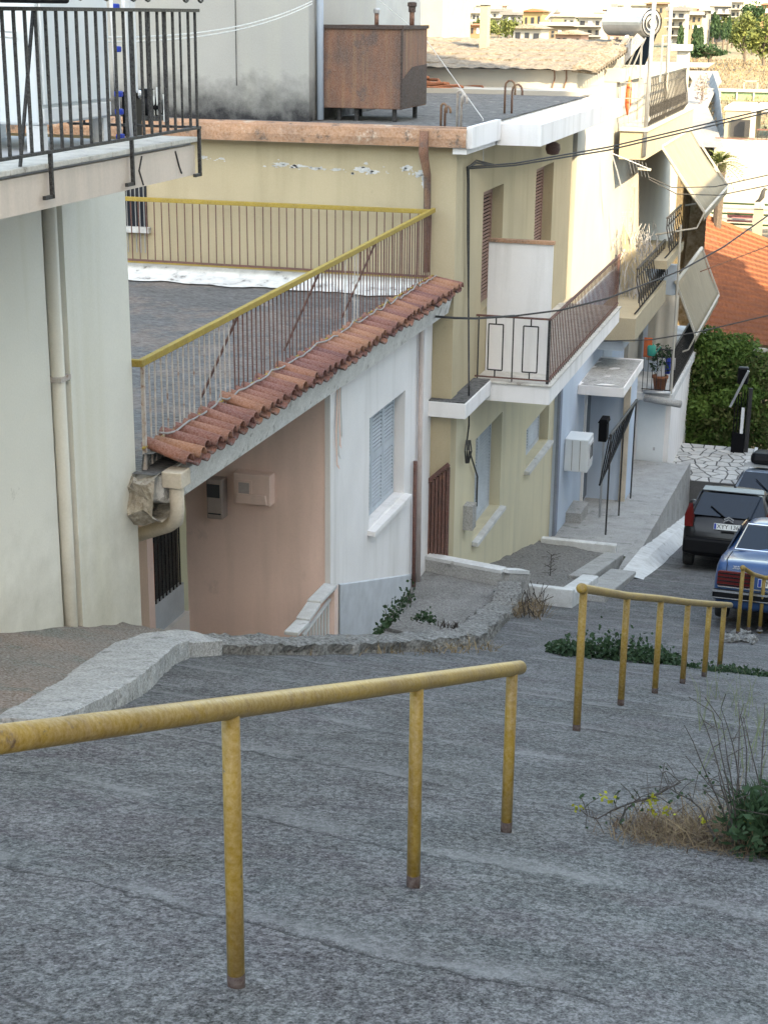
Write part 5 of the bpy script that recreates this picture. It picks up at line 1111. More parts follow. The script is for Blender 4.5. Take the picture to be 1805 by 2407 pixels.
T = [
 (1229,1275,26,62,150,'cream','gable','cream gabled house with two small windows on the left of the far town',1,3,0),
 (1206,1272,66,95,118,'white','gable','low white cottage with a grey roof beyond the weathered tile roof',1,3,0),
 (1275,1356,60,92,135,'beige','flat','long low beige building behind the small pink gabled house',1,5,0),
 (1304,1366,80,106,112,'pink','gable','small pink gabled house with two dark windows just beyond the tile roof',1,4,0),
 (1358,1414,40,108,128,'white','flat','white apartment block with long balconies left of the solar heater',3,3,1),
 (1417,1460,56,100,132,'pink','flat','pinkish flat-roofed house just left of the solar heater',2,3,0),
 (1290,1352,38,62,190,'white','flat','white flat house with dark garage-like openings above the beige building',1,4,0),
 (1422,1470,22,58,200,'grey','flat','grey block high on the ridge left of the tall pole',2,3,1),
 (1480,1530,12,50,220,'white','flat','white ridge-top block behind the tall steel pole',2,3,1),
 (1516,1562,8,60,165,'beige','hip','beige house with a red hipped roof between the two tall poles',2,3,0),
 (1567,1612,24,104,140,'white','flat','white balconied block right of the second tall pole',4,2,1),
 (1612,1650,34,70,150,'beige','flat','beige narrow house right of the white balconied block',2,3,0),
 (1648,1664,24,62,150,'white','flat','slim white house with a single window column above the cypresses',2,1,0),
 (1664,1718,14,70,165,'grey','flat','pale grey apartment house above the cypress trees',3,3,1),
 (1716,1742,4,58,150,'white','flat','tall white house beside the pine on the right',3,2,1),
 (1788,1830,10,34,190,'peach','hip','peach roofed house at the top right corner',1,2,0),
 (1040,1070,40,68,170,'white','flat','white house squeezed between the bright wall and the cream chimney',2,3,0),
 (1100,1128,30,60,180,'white','flat','white flat house left of the cream chimney',2,3,0),
 (1103,1130,58,80,140,'peach','hip','little red-roofed house left of the cream chimney',1,2,0),
 (1146,1180,26,58,185,'white','flat','white house right of the cream chimney',2,3,1),
 (1180,1214,34,66,170,'grey','flat','grey house two houses right of the cream chimney',2,3,0),
]
for a in T: town_house(*a)
x = 1030; k = 0
names_ = ['tiny white house', 'tiny cream house', 'tiny grey house']
while x < 1815:
    wpx = random.uniform(16, 34); yt = 20+random.uniform(-10, 14); c = random.choice(['white','white','cream','grey','beige','pink'])
    if 1225 < x < 1385: yt += 18
    rf_ = random.choice(['flat','flat','hip'])
    town_house(x, x+wpx, yt, yt+34, random.uniform(300, 420), c, rf_, 'tiny %s %s house on the distant skyline of the far town' % (c, {'flat': 'flat-roofed', 'hip': 'tile-roofed'}[rf_]), 2, 3, 0)
    x += wpx*random.uniform(.85, 1.1); k += 1
for k in range(26):
    x = random.choice([random.uniform(1140, 1420), random.uniform(1560, 1760)]); wpx = random.uniform(18, 36); yt = random.uniform(36, 60); c = random.choice(['white','white','cream','grey','beige','pink']); rf_ = random.choice(['flat','flat','gable','hip'])
    town_house(x, x+wpx, yt, yt+random.uniform(18, 30), random.uniform(200, 290), c, rf_, 'small %s %s house in the crowded middle rows of the far town' % (c, {'flat': 'flat-roofed', 'hip': 'hip-roofed', 'gable': 'gabled'}[rf_]), 2, 3, random.random() < .4)
# bright house behind the flat roof
t = thing('bright_house', 'brightly sunlit cream house wall behind the rusty tank', 'house', (-12, 44, 8))
a, c, d = hy(864, 60, 44), hy(1039, 75, 44), hx(1105, 78, hy(1039, 75, 44).x)
MB().box(-30, c.x, 44, min(d.y, 60), 4, 18).build('wall', M['cream'], t); MB().tube([(c.x+.03, 44.05, 10), (c.x+.03, 44.05, 18)], .06, 8).build('downpipe', M['bright_plaster'], t)
# trees
def cypress(px, y0, y1, Y, w, label):
    a, c = hy(px, y1, Y), hy(px, y0, Y); hgt = c.z-a.z; t = thing('cypress_tree', label, 'cypress', a, 'cypresses on the far slope')
    MB().tube([a-Vector((0,0,1)), a+Vector((0,0,hgt*.5))], [w*.2, w*.08], 6).build('trunk', M['bark'], t); b = MB()
    for _ in range(420):
        s = random.random(); r = w*(.25+.75*math.sin(math.pi*min(1, s*.85+.15)))*.5*random.random()**.5; an = random.uniform(0, 6.28); b.leaf(a+Vector((math.cos(an)*r, math.sin(an)*r, s*hgt*1.03)), w*.55, (random.gauss(0,.3), random.gauss(0,.3), 1))
    b.build('crown', M['leaf_dark'], t)
for i, (px, y0, y1, Y, w) in enumerate(((1630, 62, 132, 110, .5), (1638, 70, 132, 108, .6), (1645, 66, 125, 118, .45), (1676, 30, 85, 135, .5), (1684, 38, 88, 132, .5), (1700, 55, 90, 130, .5), (1711, 40, 92, 128, .45), (1598, 62, 110, 120, .5))):
    cypress(px, y0, y1, Y, w, 'slim dark cypress on the far slope, %s from the left' % ('leftmost' if i == 7 else ordn[i+1]))
def tree(px, py, Y, r, n, size, label, matr, trunk_h, cat='tree', nm='pine_tree'):
    c = hy(px, py, Y); g = c.z-r[2]-trunk_h; t = thing(nm, label, cat, (c.x, Y, g), 'trees on the far slope'); b = MB()
    tk = MB(); tk.tube([(c.x, Y, g-2), (c.x+.1*r[0], Y, g+trunk_h), (c.x, Y, c.z)], [.12*r[0], .09*r[0], .04*r[0]], 7)
    for k in range(7):
        an = random.uniform(0, 6.28); e = c+Vector((math.cos(an)*r[0]*.6, math.sin(an)*r[1]*.5, random.uniform(-.5, .6)*r[2])); tk.tube([(c.x, Y, g+trunk_h+random.random()*r[2]), e], [.05*r[0], .02*r[0]], 5); bush(b, e, (r[0]*.42, r[1]*.42, r[2]*.3), n//10, size)
    bush(b, c, (r[0]*.75, r[1]*.75, r[2]*.8), n//3, size)
    tk.build('trunk', M['bark'], t); b.build('crown', matr, t)
tree(1752, 75, 105, (1.0, 1.0, 1.7), 1500, .3, 'tall olive-green pine left of the pair at the right edge', M['leaf_olive'], 1.2)
tree(1795, 85, 100, (1.1, 1.1, 1.6), 1500, .3, 'broad olive-green pine at the right edge of the far slope', M['leaf_olive'], 1.3)
tree(1722, 60, 140, (.9, .9, .9), 700, .3, 'rounded olive tree below the pale grey apartment house', M['leaf_olive'], .4)
tree(1775, 30, 130, (1.2, 1.0, 1.2), 800, .35, 'dark tree high on the right beneath the peach roof', M['leaf_dark'], .4)
tree(1665, 118, 100, (1.3, .8, .5), 900, .25, 'low spreading dark bush beside the far road', M['leaf_dark'], .1, 'bush', 'bush')
tree(1170, 62, 90, (.7, .7, .5), 500, .2, 'olive bush right of the cream chimney', M['leaf_olive'], .1, 'bush', 'bush')
tree(1195, 60, 88, (.4, .5, .6), 400, .2, 'second olive bush right of the cream chimney', M['leaf_olive'], .1, 'bush', 'bush')
for k in range(22):
    px = random.choice([random.uniform(1140, 1420), random.uniform(1560, 1800)]); tree(px, random.uniform(52, 80), random.uniform(150, 230), (random.uniform(.8, 1.6), 1.0, random.uniform(.8, 1.8)), 260, .5, 'small dark tree between the houses of the far town', M['town_leaf'], .5, 'tree', 'town_tree')
b = MB()
for k in range(3500):
    Y = random.uniform(66, 110); x = hy(random.uniform(1620, 1830), 150, Y).x; z = terrain_z(x, Y)+.15
    b.leaf((x, Y, z+.1), random.uniform(.1, .22), (random.gauss(0,.6), random.gauss(0,.6), 1), .3)
tag(b.build('dry_grass', M['straw']), 'golden dry grass covering the far field', 'grass', kind='stuff')

# ================================================================== OVERHEAD WIRES
def wire(pts, r, label, matr=M['wire'], sag=.0, name='overhead_cable'):
    P = [Vector(p) for p in pts]; Q = []
    for a, c in zip(P, P[1:]):
        for i in range(10): s = i/10; q = a.lerp(c, s); q.z -= sag*4*s*(1-s); Q.append(q)
    Q.append(P[-1]); o = MB().tube(Q, r, 5).build(name, matr, None, loc=P[0]); return tag(o, label, 'cable')
wire([hy(1095, 392, 21.8), hy(1210, 383, 22.4), hy(1430, 345, 23.5), hy(1820, 252, 26)], .012, 'upper of the twin black cables crossing the awning from the khaki corner')
wire([hy(1095, 396, 21.8), hy(1210, 388, 22.4), hy(1430, 352, 23.5), hy(1820, 260, 26)], .012, 'lower of the twin black cables crossing the awning from the khaki corner')
wire([hy(1210, 742, 22.55), hy(1320, 728, 23), hy(1430, 700, 24), hy(1600, 635, 26), hy(1700, 580, 27), hy(1830, 488, 29)], .014, 'thick black cable rising past the brown balcony railing to the right edge')
wire([hy(1420, 801, 30), hy(1530, 798, 30.5), hy(1640, 780, 31), hy(1830, 735, 32)], .013, 'dark cable crossing just below the lower awning')
wire([hy(1525, 415, 34), hy(1580, 440, 34), hy(1680, 438, 34), hy(1830, 405, 34)], .011, 'higher thin cable sagging across the cream wall at the right')
wire([hy(1525, 420, 34), hy(1590, 455, 34), hy(1690, 458, 34), hy(1830, 430, 34)], .011, 'lower thin cable sagging across the cream wall at the right')
wire([hy(1640, 640, 45), hy(1830, 568, 46)], .016, 'thin reddish wire in front of the terracotta roof', M['rust'])
t = thing('tv_antenna', 'thin tv antenna on a white arm at the corner of the blue house', 'antenna', hy(1485, 400, 33))
a = hy(1432, 340, 33); c = hy(1530, 398, 33); MB().tube([hy(1432, 342, 33), hy(1450, 400, 33), hy(1460, 440, 33)], .015, 5).build('mast', M['steel'], t); MB().tube([hy(1440, 360, 33), c], .012, 5).build('boom', M['steel'], t)
for k in range(6): p = hy(1478+8*k, 385+2*k, 33); MB().tube([p+Vector((.0,-.1,.12)), p+Vector((.06, .1, -.2))], .007, 4).build('element', M['steel'], t)
MB().beam(hy(1500, 395, 33), hy(1530, 398, 33), .03, .05).build('arm', M['bright_plaster'], t)
t = thing('leaning_pole', 'thin white pole leaning against the skyline left of the apartment block', 'pole', hy(1290, 40, 33)); MB().tube([hy(1282, 45, 33), hy(1331, -5, 33)], .02, 6).build('pole', M['white_paint'], t)

# ================================================================== CARS
def ring(y, zb, zm, zd, zr, hw, hr):
    # lower body to the belt zd, then greenhouse to roof zr (zr==zd -> flat deck)
    pts = [(0, zb), (hw*.86, zb), (hw*.97, zb+.08), (hw, zm), (hw*.985, zd-.06), (hw*.93, zd)]
    if zr > zd+.02: pts += [(hr+(hw*.93-hr)*.45, zd+(zr-zd)*.5), (hr, zr-.06), (hr*.86, zr-.01), (0, zr+.012)]
    else: pts += [(hw*.86, zd+.012), (hw*.7, zd+.02), (hw*.45, zd+.025), (0, zd+.03)]
    full = [(x, y, z) for x, z in pts]+[(-x, y, z) for x, z in reversed(pts[1:-1])]
    return full
def car(name, label, st, paint, loc, rz, pitch, roll=0):
    t = thing(name, label, 'car', (0, 0, 0)); b = MB(); rows = [ring(*s) for s in st]; n = len(rows[0])
    for r in rows: b.v += [Vector(p) for p in r]
    for i in range(len(rows)-1):
        for j in range(n): a = i*n+j; c = i*n+(j+1) % n; b.f.append((a, c, c+n, a+n))
    b.f.append(tuple(range(n-1, -1, -1))); k = (len(rows)-1)*n; b.f.append(tuple(range(k, k+n)))
    o = b.build('body', paint, t, smooth=True); md = o.modifiers.new('s', 'SUBSURF'); md.levels = 1; md.render_levels = 1
    t.location = loc; t.rotation_euler = (pitch, roll, rz); ORG[t.name] = Vector((0,0,0)); return t, o
def wheels(t, ys_, hw, r=.3):
    for y in ys_:
        for s in (-1, 1):
            w = MB().lathe((s*(hw-.19), y, r), [(r*.6, 0), (r*.97, .01), (r, .05), (r, .15), (r*.96, .19), (r*.62, .19)], 24, (s, 0, 0)).build('wheel', M['rubber'], t, smooth=True); MB().lathe((s*(hw-.185), y, r), [(r*.58, .14), (r*.6, .185), (r*.3, .17), (r*.1, .19), (.01, .19)], 18, (s, 0, 0)).build('rim', M['steel'], w)
def plate(t, txt, x0, y, z, w, hgt, tilt=0, x_txt=.02, band=True):
    p = MB().box(x0, x0+w, y-.012, y, z, z+hgt).build('number_plate', M['plate'], t); 
    if band: MB().box(x0+.006, x0+.045, y-.014, y-.0125, z+.006, z+hgt-.006).build('band', M['plate_blue'], p)
    text(txt, M['plastic_black'], p, Matrix.Translation((x0+w/2+x_txt, y-.0135, z+hgt/2)) @ Matrix.Rotation(math.pi/2, 4, 'X'), hgt*.95, .001)
slope = math.atan2(gz(23)-gz(27), 4.0)
# blue saloon
st = [(-.02,.34,.5,.60,.60,.72,.5),(.0,.30,.5,.84,.84,.83,.5),(.05,.26,.52,.915,.915,.865,.5),(.35,.22,.55,.945,.945,.885,.55),(.95,.2,.55,.965,.97,.893,.6),(1.05,.2,.55,.965,1.02,.893,.66),(1.5,.2,.55,.97,1.36,.893,.61),(1.75,.2,.55,.97,1.42,.893,.60),(2.3,.2,.55,.97,1.44,.893,.60),(2.85,.2,.55,.96,1.41,.893,.60),(3.35,.2,.55,.955,1.02,.893,.68),(3.45,.2,.55,.95,.95,.89,.6),(4.5,.22,.55,.87,.87,.86,.5),(4.7,.3,.5,.72,.72,.78,.5)]
lw = G(1688, 1469); yl = 21.35; cx = -1.42+.86
t, o = car('blue_saloon', 'old blue saloon car with chrome trim parked behind the small yellow railing', st, M['paint_blue'], (cx, yl-.3, gz(yl-.3)-.0), math.radians(-1.5), -slope)
wheels(t, (1.05, 3.8), .88, .31)
rw_ = MB(); c0 = [(-.70, 1.035, 1.0), (.70, 1.035, 1.0), (.575, 1.485, 1.345), (-.575, 1.485, 1.345)]; nrm = Vector((0, -.6, .8)); rw_.prism([Vector(p)+nrm*.012 for p in c0], nrm*.006); g_ = rw_.build('rear_window', M['car_glass'], t)
MB().tube([Vector(p)+nrm*.02 for p in c0+[c0[0]]], .017, 6).build('chrome_frame', M['chrome'], g_)
for s in (-1, 1):
    l = MB().box(s*.80, s*.36, -.045, .03, .58, .80).build('tail_light', M['red_lens'], t, bevel=.01)
    for k in range(4): MB().box(s*.81, s*.355, -.053, -.046, .595+k*.052, .612+k*.052).build('rib', M['plastic_black'], l)
    MB().box(s*.815, s*.70, -.050, .032, .60, .78).build('indicator', M['orange'] if False else M['red_lens'], l)
bp = MB().box(-.86, .86, -.10, .02, .40, .54).build('bumper', M['plastic_black'], t, bevel=.03); MB().box(-.87, .87, -.112, -.101, .50, .53).build('chrome_strip', M['chrome'], bp); MB().box(-.86, .86, -.108, -.101, .415, .43).build('chrome_strip', M['chrome'], bp)
MB().box(-.8, .8, -.042, -.03, .565, .585).build('chrome_line', M['chrome'], t)
MB().box(-.34, .34, -.035, -.0, .58, .80).build('plate_recess', M['paint_blue'], t)
plate(t, 'YA 1070', -.26, -.037, .62, .52, .115, x_txt=.025)
text('300D', M['chrome'], t, Matrix.Translation((-.55, -.018, .855)) @ Matrix.Rotation(math.pi/2-.05, 4, 'X'), .065, .004)
b = MB(); b.tube([(.045*math.cos(a), -.02, .86+.045*math.sin(a)) for a in [i*.42 for i in range(16)]], .005, 5)
for k in range(3): a = math.pi/2+k*2.094; b.tube([(0, -.02, .86), (.045*math.cos(a), -.02, .86+.045*math.sin(a))], .005, 5)
b.build('star_emblem', M['chrome'], t)
b = MB(); b.tube([(-.70, -.01, .60), (-.70, -.02, .90), (-.72, .08, .945), (-.72, .95, .985)], .006, 4); b.tube([(.70, -.01, .60), (.70, -.02, .90), (.72, .08, .945), (.72, .95, .985)], .006, 4); b.build('boot_seam', M['plastic_black'], t)
for s in (-1, 1): MB().box(s*.88, s*.897, .7, 4.0, .56, .59).build('side_strip', M['chrome'], t)
MB().box(-.06, .06, -.03, -.005, .80, .825).build('boot_handle', M['chrome'], t)
for x in (-.35, .35):
    MB().box(x-.22, x+.22, 1.75, 1.85, .8, 1.15).build('seat_back', M['plastic_black'], t, bevel=.05)
for s in (-1, 1):
    MB().prism([(s*.80, 1.15, .99), (s*.80, 2.2, .99), (s*.645, 2.2, 1.37), (s*.66, 1.55, 1.33)], (s*.02, 0, .003)).build('side_window', M['car_glass'], t)
    MB().prism([(s*.80, 2.28, .99), (s*.80, 3.1, .99), (s*.66, 2.8, 1.36), (s*.645, 2.28, 1.37)], (s*.02, 0, .003)).build('side_window', M['car_glass'], t)
# black hatchback
st = [(-.03,.36,.5,.55,.55,.66,.5),(.0,.3,.5,.80,.80,.78,.5),(.06,.26,.52,.93,.95,.815,.6),(.10,.24,.55,.95,1.05,.825,.66),(.30,.22,.55,.955,1.33,.83,.60),(.45,.22,.55,.96,1.47,.833,.57),(.7,.2,.55,.96,1.51,.834,.57),(1.4,.2,.55,.96,1.53,.834,.57),(2.1,.2,.55,.955,1.49,.834,.57),(2.85,.2,.55,.95,1.04,.83,.66),(2.95,.2,.55,.94,.97,.825,.6),(3.6,.25,.52,.80,.80,.76,.5),(3.8,.34,.5,.62,.62,.66,.5)]
yl = 28.3; slope2 = math.atan2(gz(28)-gz(32), 4.0)
t, o = car('black_hatchback', 'small black hatchback parked on the steep road below the blue saloon', st, M['paint_black'], (-2.52+.80, yl, gz(yl)), math.radians(-1), -slope2)
wheels(t, (.62, 3.05), .82, .29)
c0 = [(-.66, .075, 1.0), (.66, .075, 1.0), (.54, .40, 1.41), (-.54, .40, 1.41)]; nrm = Vector((0, -.78, .62)); g_ = MB().prism([Vector(p)+nrm*.035 for p in c0], nrm*.006).build('rear_window', M['car_glass'], t)
MB().tube([Vector((-.05, -.01, 1.0)), Vector((-.36, .15, 1.2))], .012, 5).build('wiper', M['plastic_black'], g_)
MB().prism([(-.57, .36, 1.455), (.57, .36, 1.455), (.55, .62, 1.525), (-.55, .62, 1.525)], (0, 0, .025)).build('spoiler', M['paint_black'], t, bevel=.01)
for s in (-1, 1):
    l = MB(); l.prism([(s*.80, -.01, .80), (s*.64, -.05, .80), (s*.63, -.0, 1.0), (s*.70, .16, 1.22), (s*.765, .22, 1.22), (s*.82, .1, 1.0)], (0, -.03, .0)); l.build('tail_light', M['red_lens'], t)
    MB().lathe((s*.92, 2.55, 1.02), [(.03, -.08), (.09, -.05), (.1, .05), (.05, .08)], 12, (0, 1, 0)).build('mirror', M['paint_black'], t, smooth=True)
    MB().prism([(s*.755, .55, 1.0), (s*.755, 1.5, 1.0), (s*.60, 1.5, 1.44), (s*.61, .72, 1.42)], (s*.02, 0, 0)).build('side_window', M['car_glass'], t)
    MB().prism([(s*.755, 1.56, 1.0), (s*.755, 2.6, 1.0), (s*.61, 2.1, 1.42), (s*.60, 1.56, 1.44)], (s*.02, 0, 0)).build('side_window', M['car_glass'], t)
MB().box(-.80, .80, -.09, .02, .30, .60).build('bumper', M['plastic_black'], t, bevel=.05)
plate(t, 'XYY 1363', -.26, -.05, .79, .52, .115, x_txt=.025)
for zz in (0, .045):
    b = MB(); b.prism([(-.09, -.045, .925+zz), (0, -.045, .975+zz), (.09, -.045, .925+zz), (.09, -.045, .955+zz), (0, -.045, 1.005+zz), (-.09, -.045, .955+zz)], (0, -.014, 0)); b.build('chevron', M['chrome'], t)
b = MB(); b.tube([(-.60, -.035, .62), (-.62, -.03, .80), (-.66, .02, .97)], .005, 4); b.tube([(.60, -.035, .62), (.62, -.03, .80), (.66, .02, .97)], .005, 4); b.tube([(-.60, -.055, .63), (.60, -.055, .63)], .006, 4); b.build('hatch_seam', M['plastic_black'], t)
MB().box(-.12, .12, -.06, -.03, .735, .765).build('hatch_handle', M['plastic_black'], t)
MB().tube([(0, .75, 1.53), (0, .72, 1.62)], .006, 5).build('antenna', M['plastic_black'], t); MB().lathe((0, .75, 1.525), [(.035, 0), (.02, .04)], 10).build('antenna_base', M['plastic_black'], t)
text('C3', M['chrome'], t, Matrix.Translation((.42, -.052, .86)) @ Matrix.Rotation(math.pi/2, 4, 'X'), .08, .003)
for x in (-.3, .3): MB().box(x-.2, x+.2, .95, 1.05, .8, 1.22).build('seat_back', M['grey_cloth'], t, bevel=.05)
# silver car with roof box
st2 = [(s[0], s[1], s[2], s[3], s[4]-.02 if s[4] > 1 else s[4], s[5], s[6]) for s in st]
yl = 36.5
t, o = car('silver_hatchback', 'silver-blue car with a black roof box half hidden behind the black hatchback', st2, M['paint_silver'], (hy(1737, 1110, yl).x+.62, yl, gz(yl)+.0), math.radians(-1), -slope2)
wheels(t, (.62, 3.05), .82, .29)
g_ = MB().prism([Vector(p)+nrm*.03 for p in c0], nrm*.006).build('rear_window', M['car_glass'], t); MB().tube([Vector((.1, -.0, 1.0)), Vector((-.25, .2, 1.28))], .012, 5).build('wiper', M['plastic_black'], g_)
rb_ = MB().prism([(-.45, .5, 1.62), (.45, .5, 1.62), (.45, .62, 1.9), (-.45, .62, 1.9)], (0, 1.7, .02)).build('roof_box', M['plastic_black'], t, bevel=.1)
for y in (.8, 1.9): MB().box(-.6, .6, y, y+.05, 1.53, 1.6).build('roof_bar', M['steel'], t)
for s in (-1, 1):
    MB().prism([(s*.80, -.01, .80), (s*.64, -.05, .80), (s*.63, -.0, 1.0), (s*.82, .1, 1.0)], (0, -.03, 0)).build('tail_light', M['red_lens'], t)
    MB().prism([(s*.755, .55, 1.0), (s*.755, 2.6, 1.0), (s*.61, 2.1, 1.40), (s*.61, .72, 1.40)], (s*.02, 0, 0)).build('side_window', M['car_glass'], t)
MB().box(-.80, .80, -.09, .02, .30, .60).build('bumper', M['paint_silver'], t, bevel=.05)
# ================================================================== YELLOW RAILINGS
def pipe_rail(label, posts, ends, r, rr, lab_group=None, knob=False):
    base = Vector(posts[0][0]); t = thing('pipe_railing', label, 'railing', base)
    for i, (a, c) in enumerate(posts):
        a, c = Vector(a), Vector(c); o = MB().tube([a-Vector((0,0,.08)), a.lerp(c, .5), c], r, 14).build('post', M['yellow'], t, smooth=True)
        MB().tube([a+Vector((0,0,.0)), a+Vector((0,0,.085))], r*1.04, 14).build('rusty_foot', M['rust_patch'], o, smooth=True)
        MB().lathe(a+Vector((0,0,.018)), [(r*random.uniform(1.6,2.2), 0), (r*1.5, .008), (r*1.05, .016)], 9).build('mortar_collar', M['path'], o, smooth=True)
    P = [Vector(p) for p in ends]; MB().tube(P, rr, 16).build('handrail', M['yellow'], t, smooth=True)
    if knob: MB().lathe(P[0]-(P[1]-P[0]).normalized()*.02, [(rr*.6, -.03), (rr*1.15, -.02), (rr*1.15, .03), (rr, .05)], 14, (P[1]-P[0]).normalized()).build('end_cap', M['yellow'], t, smooth=True)
    return t
def post(base, top):      # ground point from the foot, top directly above it at the surveyed height
    a = G(*base); lo, hi = 0, 2.5
    for _ in range(40):
        m_ = (lo+hi)/2; v = a+Vector((0,0,m_))-EYE; yy_ = H/2-FPX*v.dot(UPV)/v.dot(FW)
        if yy_ > top: lo = m_
        else: hi = m_
    return a, a+Vector((0,0,lo))
pA = [post((556, 2350), 1664), post((971, 2104), 1604), post((1189, 1971), 1572)]
pA0 = (pA[0][0]+(pA[0][0]-pA[1][0])*1.25, None); za = pA[0][1]+(pA[0][1]-pA[1][1])*1.6
e = pA[2][1]+(pA[2][1]-pA[1][1]).normalized()*.12
pipe_rail('yellow pipe railing nearest the viewer, running in from the left edge', pA, [za, pA[0][1], pA[1][1], pA[2][1], e], .0245, .031)
D_ = [((1354, 1729), 1384), ((1458, 1666), 1401), ((1538, 1638), 1408), ((1603, 1614), 1416), ((1654, 1598), 1420), ((1690, 1578), 1422)]
pD = [post(b_, t_) for b_, t_ in D_]
pipe_rail('six-post yellow pipe railing in the middle of the slope', pD, [pD[0][1]+(pD[0][1]-pD[1][1]).normalized()*.04]+[p[1] for p in pD]+[pD[5][1]+(pD[5][1]-pD[4][1]).normalized()*.5], .026, .03, knob=True)
E_ = [((1733, 1497), 1335), ((1758, 1487), 1350), ((1785, 1485), 1358)]
pE = [post(b_, t_) for b_, t_ in E_]
pipe_rail('small yellow pipe railing just in front of the blue saloon', pE, [pE[0][1]]+[p[1] for p in pE[1:]]+[pE[2][1]+Vector((.5, .4, -.1))], .026, .03, knob=True)
t = thing('rubble_heap', 'little heap of broken stones at the foot of the small yellow railing', 'rubble', G(1735, 1508))
random.seed(2)
for k in range(16):
    p = G(1708+random.random()*62, 1492+random.random()*22); n = 10; s = random.uniform(.04, .11); b = MB(); rows = []
    for i in range(5): rows.append([p+Vector((math.cos(j*1.05)*s*math.sin(math.pi*(i+.3)/4.6)*random.uniform(.7,1.2), math.sin(j*1.05)*s*math.sin(math.pi*(i+.3)/4.6)*random.uniform(.7,1.2), s*.35*(i-1))) for j in range(6)]+[None])
    for r in rows: r[-1] = r[0]
    b.grid(rows); b.build('stone', M['rubble_dark'], t)

# ================================================================== PLANTS ON THE SLOPE
def tuft(b, p, n, hgt, spread, w=.006):
    for _ in range(n):
        d = Vector((random.gauss(0, spread), random.gauss(0, spread), 1)).normalized(); L = hgt*random.uniform(.5, 1.2); q = p+Vector((random.gauss(0, spread*.1), random.gauss(0, spread*.1), 0)); sd = Vector((random.gauss(0,1), random.gauss(0,1), 0)).normalized()*w; bend = Vector((d.x, d.y, 0))*L*.5
        n0 = len(b.v); m_ = q+d*L*.55; e_ = q+d*L+bend-Vector((0,0,.15*L)); b.v += [q-sd, q+sd, m_+sd*.7, m_-sd*.7, e_]; b.f += [(n0, n0+1, n0+2, n0+3), (n0+3, n0+2, n0+4)]
random.seed(12)
# creeping green weed strip at the slab edge
def weed(label, pts, n, size, zr, matr=M['leaf_dark']):
    t = thing('weed_patch', label, 'weeds', G(*pts[0])); b = MB(); st_ = MB()
    for _ in range(n):
        i = random.randrange(len(pts)-1); u = random.random(); px = pts[i][0]+(pts[i+1][0]-pts[i][0])*u; py = pts[i][1]+(pts[i+1][1]-pts[i][1])*u
        k = math.sin(math.pi*((i+u)/(len(pts)-1)))
        p = G(px+random.gauss(0, 5), py+random.gauss(0, 3)); z = abs(random.gauss(0, zr))*(.35+k); b.leaf(p+Vector((0, 0, z+.01)), size*random.uniform(.6, 1.4), None, .75)
        if random.random() < .05: st_.tube([p, p+Vector((random.uniform(-.06,.06), 0, z))], .004, 4, False)
    b.build('foliage', matr, t)
    if st_.v: st_.build('stems', M['twig'], t, kind='stuff')
weed('low green creeping weeds under the middle of the six-post railing', [(1288, 1535), (1330, 1545), (1400, 1548), (1470, 1552), (1540, 1556), (1600, 1563)], 2600, .05, .085)
weed('low green weeds right of the six-post railing by the slab edge', [(1600, 1568), (1660, 1580), (1720, 1584), (1780, 1590), (1825, 1596)], 800, .04, .03)
weed('green weeds growing along the foot of the white wall', [(884, 1498), (905, 1480), (930, 1455), (955, 1425), (975, 1402), (985, 1385)], 500, .05, .10)
weed('strip of green grass in the joint of the path slabs', [(975, 1457), (1000, 1462), (1020, 1464)], 180, .04, .05)
# tall dry grass on the joint and at the kerb
t = thing('dry_tuft', 'dry stalks in the joint of the path slabs', 'dry grass', G(1060, 1475)); b = MB()
for k in range(14): tuft(b, G(1030+k*6+random.random()*4, 1472+k*.8), 8, .10, .35)
b.build('blades', M['twig'], t, kind='stuff')
t = thing('dry_tuft', 'dead grass hanging over the mossy kerb below the path', 'dry grass', G(960, 1530)); b = MB()
for k in range(60): tuft(b, G(640+random.random()*520, 1536+random.gauss(0, 5)), 7, .16, .55)
b.build('blades', M['straw'], t, kind='stuff')
t = thing('dry_shrub', 'tangle of dry brush at the foot of the planting bed', 'shrub', G(1235, 1440)); b = MB(); b2 = MB()
for k in range(70): tuft(b, G(1195+random.random()*85, 1405+random.random()*50), 7, .22, .6, .005)
for k in range(60): p = G(1200+random.random()*75, 1405+random.random()*50); b2.tube([p, p+Vector((random.gauss(0,.15), random.gauss(0,.15), random.uniform(.08,.3)))], .006, 4, False)
b.build('blades', M['straw'], t, kind='stuff'); b2.build('twigs', M['twig'], t, kind='stuff')
t = thing('spiky_plant', 'dark green spiky plant against the khaki wall', 'plant', G(1232, 1375)); b = MB()
p = hx(1232, 1385, -4.95); 
for k in range(5): tuft(b, p+Vector((random.gauss(0,.08), random.gauss(0,.12), -.1)), 16, .42, .35, .012)
b.build('blades', M['leaf_dark'], t, kind='stuff')
t = thing('dead_sapling', 'thin leafless dark sapling in the planting bed', 'sapling', hx(1290, 1400, -4.2)); b = MB()
p = hx(1291, 1405, -4.2); tp = p+Vector((0,0,.75)); b.tube([p-Vector((0,0,.1)), tp], [.012, .005], 5)
for k in range(40): q = p.lerp(tp, random.uniform(.1, 1)); b.tube([q, q+Vector((random.gauss(0,.08), random.gauss(0,.08), random.uniform(0,.08)))], .004, 4, False)
b.build('branches', M['twig'], t)
